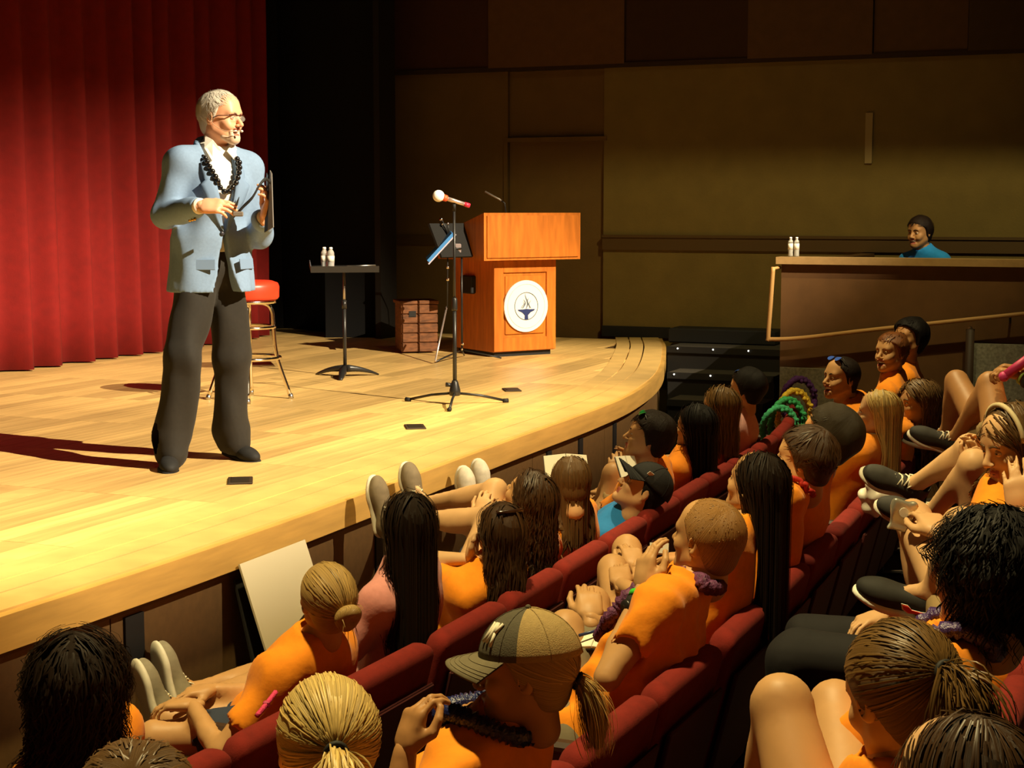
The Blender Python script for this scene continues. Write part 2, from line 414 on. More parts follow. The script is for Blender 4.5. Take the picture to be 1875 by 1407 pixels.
# side wall beyond the stage (parallel to the upstage direction)
WC = 14.43
def wall_xy(t, c=WC): return U * c + VV * (-t)        # t grows to the right
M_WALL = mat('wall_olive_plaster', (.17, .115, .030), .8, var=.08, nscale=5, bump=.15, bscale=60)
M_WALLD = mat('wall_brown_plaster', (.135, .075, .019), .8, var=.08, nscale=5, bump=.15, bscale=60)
def wslab(t0, t1, z0, z1, c0, c1):                    # slab on the wall between plan depths
    P = [wall_xy(t0, c0), wall_xy(t1, c0), wall_xy(t1, c1), wall_xy(t0, c1)]
    return prism([(p[0], p[1]) for p in P], z1 - z0, z0)
def t_at(px, c=WC):                                   # wall coordinate seen at pixel column px
    x = (px - CX) / F; d = c / (x * U[0] + U[1]); return -float(np.array([x * d, d]) @ VV)
TL, TR = t_at(722), t_at(2150)
wl = empty('wall_side', (*wall_xy(t_at(1300)), 0)); tag(wl, 'dim olive and brown side wall of the hall with a chair rail', kind='structure')
tD0, tD1 = t_at(930), t_at(1104)
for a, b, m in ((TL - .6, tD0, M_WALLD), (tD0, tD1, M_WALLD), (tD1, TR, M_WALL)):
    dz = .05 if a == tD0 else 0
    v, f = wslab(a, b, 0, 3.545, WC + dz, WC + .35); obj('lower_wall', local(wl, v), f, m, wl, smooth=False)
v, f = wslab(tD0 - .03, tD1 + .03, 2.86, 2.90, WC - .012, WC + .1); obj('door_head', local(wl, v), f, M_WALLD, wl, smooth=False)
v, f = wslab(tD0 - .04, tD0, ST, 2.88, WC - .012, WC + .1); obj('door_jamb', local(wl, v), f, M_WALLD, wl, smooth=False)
M_RAIL = mat('chair_rail_brown', (.085, .045, .013), .6)
v, f = wslab(tD1, TR, 1.84, 1.965, WC - .03, WC + .02); obj('chair_rail', local(wl, v), f, M_RAIL, wl, smooth=False)
v, f = wslab(tD1, TR, 1.955, 1.98, WC - .045, WC + .02); obj('rail_cap', local(wl, v), f, M_RAIL, wl, smooth=False)
v, f = wslab(TL - .5, tD0, 1.87, 1.965, WC - .02, WC + .02); obj('chair_rail', local(wl, v), f, M_RAIL, wl, smooth=False)
up = [t_at(p) for p in (640, 900, 1145, 1365, 1590, 1760, 2150)]
tone = [(.055, .018, .008), (.11, .048, .014), (.045, .018, .008), (.095, .045, .014), (.09, .042, .013), (.055, .03, .010)]
for k in range(6):
    m = mat('upper_panel_%d' % k, tone[k], .85, var=.08, nscale=12)
    v, f = wslab(up[k] + .004, up[k + 1] - .004, 3.56, 6.2, WC - .05 - .03 * (k % 2), WC + .3); obj('upper_panel', local(wl, v), f, m, wl, smooth=False)
v, f = wslab(TL - .6, TR, 3.53, 3.57, WC - .07, WC + .2); obj('ledge', local(wl, v), f, mat('ledge_dark', (.03, .013, .006), .8), wl, smooth=False)
v, f = wslab(t_at(1578), t_at(1591), 2.62, 3.06, WC - .02, WC + .02); o = obj('wall_strip', local(wl, v), f, mat('pale_strip', (.32, .24, .11), .6), wl, smooth=False)  # pale vertical strip set on the wall
v, f = wslab(tD1, t_at(1228), ST, ST + .10, WC - .03, WC + .02); tag(obj('baseboard_side', v, f, M_BLACK, smooth=False), 'black baseboard along the foot of the side wall', kind='structure')

# red front curtain and the black masking curtain next to it
M_RED = mat('red_velour', (.17, .004, .0025), .9, var=.10, nscale=14, sheen=.0, bump=.1, bscale=150)
M_BVEL = mat('black_velour', (.003, .0025, .0025), .95)
def curtain(name, u0, u1, v0, z0, z1, m, lam, amp, seed):
    r = np.random.default_rng(seed); n = int((u1 - u0) / .012); us = np.linspace(u0, u1, n)
    ph = np.cumsum(np.interp(us, np.linspace(u0, u1, 24), r.uniform(.6, 1.5, 24))) * (us[1] - us[0]) * 2 * math.pi / lam
    am = amp * np.interp(us, np.linspace(u0, u1, 30), r.uniform(.5, 1.25, 30))
    zs = np.linspace(z0, z1, 14); V = []
    for z in zs:
        t = (z - z0) / (z1 - z0); k = 1.15 - .35 * t
        dv = am * k * (np.sin(ph + .25 * math.sin(3 * t)) + .35 * np.sin(2 * ph + 1 + t))
        du = .18 * am * np.cos(ph) * k
        base = O0[None] + (us + du)[:, None] * U[None] + (v0 + dv)[:, None] * VV[None]
        V.append(np.concatenate([base, np.full((n, 1), z)], 1))
    V = np.concatenate(V); i = np.arange(n - 1)
    Q = np.concatenate([np.stack([k * n + i, k * n + i + 1, (k + 1) * n + i + 1, (k + 1) * n + i], 1) for k in range(13)])
    c = np.array([*uv((u0 + u1) / 2, v0), z0]); o = obj(name, V - c, Q, m); o.location = c
    md = o.modifiers.new('thickness', 'SOLIDIFY'); md.thickness = .006
    return o
cu = lambda px, py: (onz(px, py, ST)[:2] - O0)
qa, qb = cu(0, 680), cu(508, 617)
VC = float(np.mean([qa @ VV, qb @ VV]))
tag(curtain('stage_curtain', float(qa @ U) - 1.6, float(qb @ U), VC, ST + .012, ST + 5.5, M_RED, .34, .085, 3), 'deep red velvet stage curtain hanging in folds behind the speaker', 'curtain')
tag(curtain('masking_curtain', float(qb @ U) - .25, float(qb @ U) + 2.6, VC + .45, ST + .012, ST + 5.5, M_BVEL, .3, .05, 5), 'black masking curtain beside the red curtain', 'curtain')
# black flats closing the wing between curtain and wall
def plate(name, a, b, z0, z1, th, m):
    a, b = np.array(a), np.array(b); t = unit(b - a); n = np.array([t[1], -t[0]]) * th / 2
    v, f = prism([tuple(a + n), tuple(a - n), tuple(b - n), tuple(b + n)][::-1], z1 - z0, z0)
    c = np.array([*(a + b) / 2, z0]); o = obj(name, v - c, f, m, smooth=False); o.location = c; return o
fl = onz(693, 621, ST)[:2]; fr = onz(722, 617, ST)[:2]
M_FLAT = mat('black_flat_edge', (.008, .0065, .005), .6)
tag(plate('wing_flat', fl, fr, ST, ST + 5.2, .06, M_FLAT), 'narrow black flat standing at the edge of the wing', 'stage flat')
tag(plate('wall_wing', fl + np.array([-.02, .25]), onz(505, 606, ST)[:2] + np.array([-.5, 1.0]), ST, ST + 5.6, .05, M_BVEL), 'black drape closing the dark wing', kind='structure')
tag(plate('low_masking_flat', onz(597, 618, ST)[:2], onz(690, 618, ST)[:2], ST, ST + .62, .05, M_BVEL), 'low black flat in the dark wing', 'stage flat')

# black steps from the floor to the stage end
M_STEP = mat('step_black', (.010, .009, .008), .55); M_TREAD = mat('step_tread_carpet', (.045, .037, .026), .95, var=.25, nscale=80)
s0t, s1t = t_at(1213, 13.4), t_at(1432, 13.4)
stp = empty('stage_steps', (*wall_xy((s0t + s1t) / 2, 13.3), 0)); tag(stp, 'black steps with small white nosing lights beside the stage end', 'steps')
STEPC = [(13.52, ST), (13.16, ST - .19), (12.80, ST - .38), (12.44, ST - .57), (12.08, ST - .76)]
def t_edge(c): i = int(np.argmin(np.abs(EP @ U - c))); return -float(EP[i] @ VV) + .05
for k, (c, z) in enumerate(STEPC):
    s0t = max(t_edge(q) for q in np.linspace(c, c + .36, 5))
    v, f = wslab(s0t, s1t, 0.02, z - .03, c + .015, WC - .02); obj('riser', local(stp, v), f, M_STEP, stp, smooth=False)
    c2 = WC - .02 if k == 0 else STEPC[k - 1][0] + .02
    v, f = wslab(s0t, s1t, z - .028, z, c, c2); obj('tread', local(stp, v), f, M_TREAD, stp, smooth=False)
    v, f = wslab(s0t, s1t, z - .05, z + .002, c - .012, c + .02); nos = obj('nosing', local(stp, v), f, M_STEP, stp, smooth=False)
    for px in ((1243, 1308, 1373), (1237, 1304, 1371), (), (), ())[k]:
        p = wall_xy(t_at(px, c), c - .02)
        v, f = ball((*p, z - .012), .007); obj('nosing_light', local(stp, v), f, mat('led_white', (1, .98, .9), .4, emit=((1, .95, .82), 3.0)), nos)
v, f = box((0, 0, .065), (.98, .34, .13), .012); o = obj('black_case', v, f, M_BLACK, smooth=False); p = wall_xy(t_at(1330, 14.1), 14.1); o.location = (*p, ST); o.rotation_euler = (0, 0, math.atan2(-VV[1], -VV[0]))
tag(o, 'long low black case at the top of the steps', 'case')

# raised box with a ledge, handrail and wall panels
BC = 11.4
M_BOX = mat('box_wall_brown', (.125, .058, .018), .75, var=.1, nscale=10); M_LEDGE = mat('box_ledge_wood', (.36, .22, .09), .5, var=.1, nscale=20)
M_PIPE = mat('handrail_wood', (.50, .28, .10), .45)
bt0, bt1 = t_at(1430, BC), t_at(2200, BC)
bw = empty('wall_box_front', (*wall_xy((bt0 + bt1) / 2, BC), 0)); tag(bw, 'brown half wall of the raised side box', kind='structure')
v, f = wslab(bt0, bt1, .0, 1.83, BC, BC + .12); obj('front_wall', local(bw, v), f, M_BOX, bw, smooth=False)
v, f = wslab(bt0, bt0 + .12, .0, 1.83, BC + .12, WC - .02); obj('end_wall', local(bw, v), f, M_BOX, bw, smooth=False)
v, f = wslab(bt0 - .03, bt1, 1.83, 1.88, BC - .05, BC + .16); obj('ledge', local(bw, v), f, M_LEDGE, bw, smooth=False)
v, f = wslab(bt0 + .12, bt1, 1.0, 1.06, BC + .12, WC - .02); obj('box_floor', local(bw, v), f, M_CARPET, bw, smooth=False)
hr = empty('handrail', (*wall_xy(bt0, BC), 0)); tag(hr, 'pale wooden handrail rising along the brown box wall', 'handrail')
def rl(px, py, c=BC - .09): x = (px - CX) / F; d = c / (x * U[0] + U[1]); return ond(px, py, d)
pts = catmull([rl(1416, 489), rl(1411, 560), rl(1407, 618), rl(1412, 621.5), rl(1470, 619), rl(1600, 604), rl(1875, 575), rl(2100, 552)], 8)
v, f = tube(pts, .0155, 8); obj('rail', local(hr, v), f, M_PIPE, hr)
for px, py in ((1850, 577),):
    a = rl(px, py); b = rl(px, py + 6, BC + .01); v, f = tube([a, a + (b - a) * .3 + np.array([0, 0, -.03]), b + np.array([0, 0, -.03])], .008, 6); obj('bracket', local(hr, v), f, M_BLACKG, hr)
v, f = tube([rl(1416, 492), rl(1428, 490, BC)], .012, 6); obj('bracket', local(hr, v), f, M_PIPE, hr)
for a, b, top, lab, m in ((1432, 1560, 672, 'dark grey carpeted panel at the foot of the box wall by the steps', mat('panel_grey', (.16, .135, .085), .95, var=.3, nscale=50)),
                          (1781, 2000, 628, 'light grey carpeted panel on the box wall at the right edge', mat('panel_light_grey', (.34, .32, .25), .95, var=.3, nscale=50))):
    zt = rl(a, top, BC)[2]; ta, tb = t_at(a, BC), t_at(b, BC)
    P0, P1 = wall_xy(ta, BC - .03), wall_xy(tb, BC - .03)
    zz0 = .05
    v, f = wslab(ta, tb, zz0, zt, BC - .03, BC - .001); c = np.array([*(P0 + P1) / 2, zz0]); o = obj('wall_panel', v - c, f, m, smooth=False); o.location = c
    tag(o, lab, 'wall panel')
p = rl(1775, 660, BC - .06); po = empty('rail_post', (p[0], p[1], floor_z(locate(p)[1]))); tag(po, 'slim dark post with a painted white highlight on top by the handrail', 'post')
zt = rl(1775, 603, BC - .06)[2] - po.location.z
v, f = cyl((0, 0, 0), (0, 0, zt), .03, .03, 10); obj('shaft', v, f, mat('post_brown', (.05, .028, .016), .6), po)
v, f = ball((0, 0, zt + .005), .016); obj('cap', v, f, mat('cap_highlight', (.7, .62, .55), .4), po)  # white cap stands in for the highlight on the post top
# ------------------------------------------------------------------ things on the stage
M_CHROME = mat('chrome', (.78, .72, .62), .12, metal=1.0); M_STEEL = mat('brushed_steel', (.45, .42, .38), .35, metal=1.0)
M_SEATRED = mat('red_vinyl', (.60, .035, .012), .38, spec=.5)
# bar stool
c = np.array([-1.665, 10.16, ST]); st = empty('bar_stool', c, .12); tag(st, 'chrome bar stool with a red vinyl seat behind the speaker', 'stool')
v, f = lathe([(.14, .63), (.185, .635), (.195, .65), (.197, .715), (.188, .738), (.15, .752), (.02, .758)], 32); obj('seat_cushion', v, f, M_SEATRED, st)
v, f = lathe([(.10, .605), (.176, .61), (.178, .632), (.10, .634)], 28); obj('seat_base', v, f, M_CHROME, st)
for a in (0, 90, 180, 270):
    a = math.radians(a - 90); d = np.array([math.cos(a), math.sin(a), 0])
    P = catmull([d * .02 + [0, 0, .612], d * .10 + [0, 0, .608], d * .145 + [0, 0, .57], d * .155 + [0, 0, .47], d * .175 + [0, 0, .27], d * .255 + [0, 0, .02]], 6)
    v, f = tube(P, .0125, 8); leg = obj('leg', v, f, M_CHROME, st)
    v, f = cyl(d * .262, d * .255 + [0, 0, .03], .016, .0145, 10); obj('foot_cap', v, f, M_STEEL, leg)
for r, z, t in ((.165, .46, .010), (.195, .265, .011)):
    v, f = tube([(r * math.cos(k * math.pi / 16), r * math.sin(k * math.pi / 16), z) for k in range(32)], t, 8, True); obj('foot_ring', v, f, M_CHROME, st)

# flat music stand with two water bottles
p = onz(632, 690, ST); ms_ = empty('music_stand', p, .15); tag(ms_, 'black music stand with a flat desk holding two small water bottles', 'music stand')
v, f = cyl((0, 0, .05), (0, 0, .52), .013, .013, 10); obj('lower_pole', v, f, M_BLACKG, ms_)
v, f = cyl((0, 0, .50), (0, 0, .76), .009, .009, 10); obj('upper_pole', v, f, M_STEEL, ms_)
v, f = cyl((0, 0, .49), (0, 0, .55), .017, .017, 10); obj('collar', v, f, M_BLACKG, ms_)
for k in range(3):
    a = math.radians(-100 + 120 * k); d = np.array([math.cos(a), math.sin(a), 0]); s_ = np.array([-d[1], d[0], 0])
    V, Fq = [], []
    for i, t in enumerate(np.linspace(0, 1, 9)):
        q = d * (.01 + .25 * t); top = .085 - .075 * t ** 1.6; th = .04 * (1 - t) + .012; wd = .012 + .012 * math.sin(math.pi * t) ; 
        V += [q - s_ * wd + [0, 0, max(top - th, .0)], q + s_ * wd + [0, 0, max(top - th, 0)], q + s_ * wd + [0, 0, top], q - s_ * wd + [0, 0, top]]
        if i:
            for m_ in range(4): j = (m_ + 1) % 4; Fq.append((4 * i - 4 + m_, 4 * i - 4 + j, 4 * i + j, 4 * i + m_))
    Fq += [(3, 2, 1, 0), (32, 33, 34, 35)]; obj('leg', V, Fq, M_BLACKG, ms_)
Rt = rotx(math.radians(6))
v, f = xf(box((0, 0, 0), (.48, .33, .006)), Rt, (0, 0, .775)); obj('desk', v, f, M_BLACKG, ms_, smooth=False)
v, f = xf(box((0, -.165, .02), (.48, .006, .045)), Rt, (0, 0, .775)); obj('desk_lip', v, f, M_BLACKG, ms_, smooth=False)
v, f = xf(box((-.238, 0, .02), (.006, .33, .04)), Rt, (0, 0, .775)); obj('desk_rim', v, f, mat('stand_grey_edge', (.10, .10, .11), .5), ms_, smooth=False)
v, f = cyl((.02, -.02, .795), (.225, -.02, .80), .006, .006, 8); obj('clip_rod', v, f, M_STEEL, ms_)
M_PET = mat('clear_plastic', (.85, .84, .78), .08, trans=.65, ior=1.2, spec=.6); M_CAPW = mat('bottle_cap_white', (.85, .83, .78), .4)
M_LABEL = mat('bottle_paper_label', (.70, .66, .56), .5)
def bottle(loc, label, h=.15, r=.025):
    b = empty('water_bottle', loc); tag(b, label, 'bottle', 'small clear water bottles')
    prof = [(.8 * r, 0), (r, .006), (r * .93, .03), (r, .045), (r, .095), (r * .94, .105), (r, h * .72), (r * .85, h * .82), (r * .42, h * .92), (r * .42, h * .95)]
    v, f = lathe(prof, 14); obj('body', v, f, M_PET, b)
    v, f = lathe([(r * .5, h * .93), (r * .52, h), (r * .4, h + .004)], 12); obj('cap', v, f, M_CAPW, b)
    v, f = lathe([(r * 1.015, .05), (r * 1.015, .092)], 14); obj('label_band', v, f, M_LABEL, b)
    return b
bz = p[2] + .785
bottle((p[0] - .135, p[1] - .03, bz - .008), 'left water bottle of the pair on the flat music stand')
bottle((p[0] - .085, p[1] - .065, bz - .008), 'right water bottle of the pair on the flat music stand')

# microphone stand
p = onz(833, 741, ST); mk = empty('microphone_stand', p); tag(mk, 'black tripod microphone stand at the front of the stage', 'microphone stand')
v, f = cyl((0, 0, .07), (0, 0, .62), .013, .012, 10); obj('lower_pole', v, f, M_BLACKG, mk)
v, f = cyl((0, 0, .60), (0, 0, 1.20), .008, .008, 10); obj('upper_pole', v, f, M_BLACKG, mk)
v, f = lathe([(.03, .055), (.036, .06), (.034, .09), (.022, .135), (.016, .15)], 14); obj('hub', v, f, M_BLACKG, mk)
v, f = cyl((-.02, 0, .12), (-.055, -.01, .125), .012, .014, 8); obj('knob', v, f, M_BLACKG, mk)
v, f = lathe([(.016, .58), (.018, .59), (.017, .65), (.012, .66)], 12); obj('clutch', v, f, M_BLACKG, mk)
for tip in ((747, 732), (926, 734), (823, 750)):
    q = onz(*tip, ST + .012) - p; v, f = tube([(0, 0, .072), q * .5 + np.array([0, 0, .045]), q], .008, 8); lg = obj('leg', v, f, M_BLACKG, mk)
    v, f = tube([q * .95, q * 1.05], .014, 8); obj('rubber_foot', v, f, M_BLACK, lg)
a, b = ond(860, 377, p[1]) - p, ond(803, 359, p[1] - .05) - p
v, f = tube([(0, 0, 1.19), (a + b) / 2 - np.array([0, 0, .02])], .010, 8); obj('clip', v, f, M_BLACK, mk)
mc = empty('microphone', p + (a + b) / 2); tag(mc, 'silver microphone with a white foam windscreen and red band on the tripod stand', 'microphone')
mid = (a + b) / 2; d = unit(b - a)
v, f = cyl(a - mid, b - mid - d * .03, .011, .014, 12); obj('body', v, f, mat('mic_silver', (.62, .50, .46), .3, metal=.8), mc)
v, f = cyl(b - mid - d * .055, b - mid - d * .03, .019, .021, 14); obj('red_band', v, f, mat('mic_red', (.75, .09, .03), .4), mc)
v, f = cyl(a - mid, a - mid - d * -.035, .014, .014, 12); obj('tail_cap', v, f, mat('mic_tail_red', (.55, .02, .05), .4), mc)
v, f = ball(b - mid, .036, 18, 12); obj('windscreen', v, f, mat('foam_white', (.80, .74, .68), .9, bump=.4, bscale=200), mc)

# folding music stand with a blue folder in front of the lectern
p = onz(846, 657, ST); fs = empty('folding_music_stand', p); tag(fs, 'dark folding music stand with a silver strut beside the lectern', 'music stand')
v, f = cyl((0, 0, .05), (0, 0, .85), .009, .008, 8); obj('pole', v, f, M_BLACKG, fs)
for tip, m_ in (((797, 663), M_BLACKG), ((918, 656), M_BLACKG), ((850, 651), M_BLACKG)):
    q = onz(*tip, ST + .01) - p; v, f = tube([(0, 0, .07), q * .6 + np.array([0, 0, .03]), q], .007, 6); obj('leg', v, f, m_, fs)
q = onz(797, 662, ST + .02) - p; t_ = ond(818, 562, p[1]) - p; v, f = tube([q, t_], .008, 8); obj('strut', v, f, mat('bright_steel', (.85, .75, .68), .25, metal=.8), fs)
v, f = xf(box((0, 0, 0), (.42, .02, .30)), rotz(.8) @ rotx(-.5), (-.06, 0, .95)); obj('desk', v, f, M_BLACK, fs, smooth=False)
for (px, py, r) in ((847, 630, .014), (846, 640, .010), (820, 455, .018), (813, 455, .010), (820, 490, .014), (820, 512, .015), (808, 402, .016), (810, 411, .012), (820, 410, .010)):
    q = ond(px, py, p[1] - .05) - p; v, f = ball(q, r, 10, 6); obj('knob', v, f, M_CHROME, fs)
for A_, B_ in (((820, 428), (819, 564)), ((808, 400), (822, 432)), ((820, 408), (822, 432)), ((813, 455), (846, 455))):
    a_, b_ = ond(*A_, p[1] - .05) - p, ond(*B_, p[1] - .05) - p; v, f = tube([a_, (a_ + b_) / 2, b_], .006, 6); obj('rod', v, f, M_BLACKG, fs)
q = ond(838, 455, p[1] - .03) - p; v, f = box(q, (.055, .02, .075), .006); obj('bracket', v, f, mat('bracket_grey', (.30, .24, .24), .45), fs, smooth=False)
fo = empty('folder', ond(806, 452, p[1] - .12)); tag(fo, 'blue folder propped edge-on on the folding music stand', 'folder')
a = ond(784, 475, p[1] - .12) - np.array(fo.location); b = ond(829, 426, p[1] - .12) - np.array(fo.location)
ax = unit(b - a); Rf = frame_z(ax, (0, 1, .2)); L = np.linalg.norm(b - a)
v, f = xf(box((0, 0, 0), (.032, .20, L)), Rf); obj('cover', v, f, mat('folder_blue', (.06, .24, .60), .5), fo, smooth=False)
v, f = xf(box((.014, 0, .0), (.010, .202, L + .03)), Rf); obj('pages', v, f, mat('folder_pages', (.55, .50, .62), .6), fo, smooth=False)

# lectern
M_CHERRY = mat('cherry_wood', (.50, .145, .018), .36, var=.22, nscale=4, stretch=(7, 7, .9), spec=.45)
pr = np.array([-.153, 13.038]); fd = unit(np.array([.845, .535])); nd = np.array([fd[1], -fd[0]])       # front edge direction, outward normal
WL, DL = .60, .62
ctr = pr + fd * WL / 2 - nd * DL / 2
le = empty('lectern', (*ctr, ST), math.atan2(fd[1], fd[0])); tag(le, 'cherry wood lectern with a round white seal on its front', 'lectern')
v, f = box((0, 0, .415), (WL, DL, .75), .006); obj('column', v, f, M_CHERRY, le, smooth=False)
v, f = box((0, 0, .02), (WL - .05, DL - .05, .04)); obj('plinth', v, f, M_BLACK, le, smooth=False)
yf = -DL / 2
for nm, cc, dd in (('stile', (-WL / 2 + .045, yf - .008, .415), (.09, .02, .74)), ('stile', (WL / 2 - .045, yf - .008, .415), (.09, .02, .74)),
                   ('panel_rail', (0, yf - .008, .735), (WL - .18, .02, .10)), ('panel_rail', (0, yf - .008, .10), (WL - .18, .02, .11))):
    v, f = box(cc, dd, .004); obj(nm, v, f, M_CHERRY, le, smooth=False)
v, f = box((0, yf - .004, .42), (WL - .22, .014, .48), .006); obj('raised_panel', v, f, M_CHERRY, le, smooth=False)
CW, CD = .93, .74; y0 = yf - .13
V = np.array([(-CW / 2, y0, .79), (CW / 2, y0, .79), (CW / 2, y0 + CD, .79), (-CW / 2, y0 + CD, .79), (-CW / 2, y0, 1.17), (CW / 2, y0, 1.17), (CW / 2, y0 + CD, .98), (-CW / 2, y0 + CD, .98)])
obj('cap_box', V, [(3, 2, 1, 0), (4, 5, 6, 7), (0, 1, 5, 4), (1, 2, 6, 5), (2, 3, 7, 6), (3, 0, 4, 7)], M_CHERRY, le, smooth=False)
v, f = box((0, y0 - .006, .98), (CW - .05, .014, .34), .004); obj('cap_front_panel', v, f, M_CHERRY, le, smooth=False)
v, f = box((-WL / 2 - .02, .05, .58), (.05, .18, .15), .01); obj('side_box', v, f, M_BLACK, le, smooth=False)
ys = yf - .022; RS = .212; zc = .41
def disc(r, y, t=.006, n=48): return xf(lathe([(r, 0), (r, t)], n), rotx(math.pi / 2), (0, y, zc))
v, f = disc(RS, ys + .004, .012); seal = obj('seal', v, f, mat('seal_white', (.86, .82, .72), .35), le, smooth=False); seal['label'] = 'round white seal with a flaming chalice'
def ringm(r, wd, y): return tube([(r * math.cos(k * math.pi / 24), y, zc + r * math.sin(k * math.pi / 24)) for k in range(48)], wd, 6, True)
NAVY = mat('seal_navy', (.02, .03, .12), .5); SGREY = mat('seal_grey', (.30, .32, .36), .5)
v, f = ringm(.180, .0014, ys - .009); obj('seal_ring', v, f, SGREY, seal)
v, f = ringm(.112, .0028, ys - .009); obj('seal_ring', v, f, mat('seal_dark', (.05, .06, .10), .5), seal)
def flat(poly, m, nm):
    v, f = prism(poly, .003); v = np.stack([v[:, 0], np.full(len(v), ys - .008) - v[:, 2], v[:, 1] + zc], 1); obj(nm, v, [tuple(q[::-1]) for q in f], m, seal, smooth=False)
flat([(-.018, -.108), (.018, -.108), (.016, -.075), (.040, -.052), (.078, -.036), (.082, -.026), (.03, -.026), (.0, -.022), (-.03, -.026), (-.082, -.026), (-.078, -.036), (-.040, -.052), (-.016, -.075)], NAVY, 'chalice')
for sx, w0, h0 in ((-.022, .012, .075), (0, .012, .122), (.022, .011, .085), (.036, .006, .065), (-.034, .006, .055)):
    P = [(sx + .012 * math.sin(5 * t + sx * 60) + (1 - t) * 0, -.018 + t * h0) for t in np.linspace(0, 1, 8)]
    wdt = [w0 * math.sin(math.pi * (.15 + .85 * t)) * .5 for t in np.linspace(0, 1, 8)]
    poly = [(x + q, y) for (x, y), q in zip(P, wdt)] + [(x - q - .0005, y) for (x, y), q in zip(P[::-1], wdt[::-1])]
    flat(poly, mat('seal_flame', (.13, .15, .19), .5), 'flame')
lm = empty('lectern_microphone', (*(ctr), ST + 1.10)); tag(lm, 'thin gooseneck microphone rising from the lectern top', 'microphone')
base = np.array(lm.location); yb = ctr[1] + .02
a, b, c_, d_ = ond(930, 384, yb), ond(924, 372, yb), ond(914, 365, yb), ond(888, 351, yb)
a[2] = ST + 1.06
v, f = tube(np.array([a, b, c_]) - base, .006, 6); obj('gooseneck', v, f, M_BLACKG, lm)
v, f = tube(np.array([c_ + (b - c_) * .4, c_, d_]) - base, .008, 8); obj('capsule', v, f, mat('mic_grey', (.50, .45, .38), .35, metal=.6), lm)
v, f = cyl(a - base - np.array([0, 0, .03]), a - base + np.array([0, 0, .012]), .02, .02, 10); obj('base', v, f, M_BLACKG, lm)

# crate behind the lectern
M_CRATE = mat('crate_wood', (.15, .055, .018), .65, var=.45, nscale=9, stretch=(2, 2, 6))
p = onz(768, 647, ST); cr = empty('crate', p, .25); tag(cr, 'reddish wooden crate with a dark hand hole behind the lectern', 'crate')
v, f = box((0, .15, .215), (.30, .30, .39), .004); obj('body', v, f, M_CRATE, cr, smooth=False)
for z in (.03, .11, .19, .27, .35):
    v, f = box((0, -.006, z + .02), (.31, .016, .072), .004); obj('slat', v, f, M_CRATE, cr, smooth=False)
v, f = box((-.06, -.016, .33), (.06, .006, .05), .002); obj('hand_hole', v, f, M_BLACK, cr, smooth=False)
v, f = box((0, .15, .425), (.33, .33, .03), .006); obj('lid', v, f, M_CRATE, cr, smooth=False)

for k, (px, py, lab) in enumerate(((440, 882, 'dark floor pocket cover in front of the speaker'), (760, 783, 'dark floor pocket cover in the middle of the stage'), (937, 715, 'dark floor pocket cover nearest the lectern'))):
    p = onz(px, py, ST); fp = empty('floor_pocket', p, RZU + .55); tag(fp, lab, 'floor pocket', 'floor pocket covers')
    v, f = box((0, 0, .004), (.17, .11, .008), .003); obj('plate', v, f, mat('pocket_dark', (.035, .02, .01), .6), fp, smooth=False)
    v, f = box((0, 0, .0085), (.14, .08, .003)); obj('flap', v, f, mat('pocket_flap', (.022, .014, .008), .5), fp, smooth=False)

# ------------------------------------------------------------------ poster board, bag at the stage front
def sfix(px, off, z):                                 # arc length where the offset line crosses pixel column px
    best = min(np.linspace(0, SE, 900), key=lambda s: abs(CX + F * edge(s, off)[0][0] / max(edge(s, off)[0][1], .3) - px)); return best
def lean_board(name, label, px0, px1, zt, off_t, off_b, m, th=.008):
    s0, s1 = sfix(px0, off_t, zt), sfix(px1, off_t, zt); zb = .065
    T0, T1, B0, B1 = edge(s0, off_t), edge(s1, off_t), edge(s0, off_b), edge(s1, off_b)
    P = [np.array([*B0[0], zb]), np.array([*B1[0], zb]), np.array([*T1[0], zt]), np.array([*T0[0], zt])]
    n = unit(np.cross(P[1] - P[0], P[3] - P[0])) * th; c = sum(P) / 4; c[2] = zb
    v = np.array(P + [q + n for q in P]) - c
    o = obj(name, v, [(0, 1, 2, 3), (7, 6, 5, 4), (0, 4, 5, 1), (1, 5, 6, 2), (2, 6, 7, 3), (3, 7, 4, 0)], m, smooth=False); o.location = c
    return tag(o, label, 'board')
lean_board('poster_board', 'blank off-white poster board leaning against the stage front', 428, 551, .925, .045, .34, mat('poster_white', (.56, .50, .36), .8))
lean_board('black_sheet', 'flat black sheet filling the dark gap behind the white poster board', 419, 500, .86, .012, .20, M_BLACK)  # flat black sheet fills the dark gap beside the poster board
p = edge(sfix(452, .42, .4), .46)[0]; bg = empty('tote_bag', (*p, .065), RZU); tag(bg, 'black and cream patterned tote bag by the poster board', 'bag')
mb = mat('bag_pattern', (.02, .018, .015), .8)
nt = mb.node_tree; vo = nt.nodes.new('ShaderNodeTexVoronoi'); vo.inputs['Scale'].default_value = 55; rp = nt.nodes.new('ShaderNodeValToRGB')
rp.color_ramp.elements[0].color = (.45, .38, .22, 1); rp.color_ramp.elements[0].position = .28; rp.color_ramp.elements[1].color = (.015, .012, .01, 1); rp.color_ramp.elements[1].position = .34
tc = nt.nodes.new('ShaderNodeTexCoord'); nt.links.new(tc.outputs['Object'], vo.inputs['Vector']); nt.links.new(vo.outputs['Distance'], rp.inputs['Fac']); nt.links.new(rp.outputs['Color'], nt.nodes['Principled BSDF'].inputs['Base Color'])
fb = Field((-.22, -.12, 0), (.22, .12, .5), .012); fb.rbox((0, 0, .21), (.17, .07, .20), .05); fb.warp(folds(.012, .7, 5)); v, f = fb.mesh(1); obj('body', v, f, mb, bg)
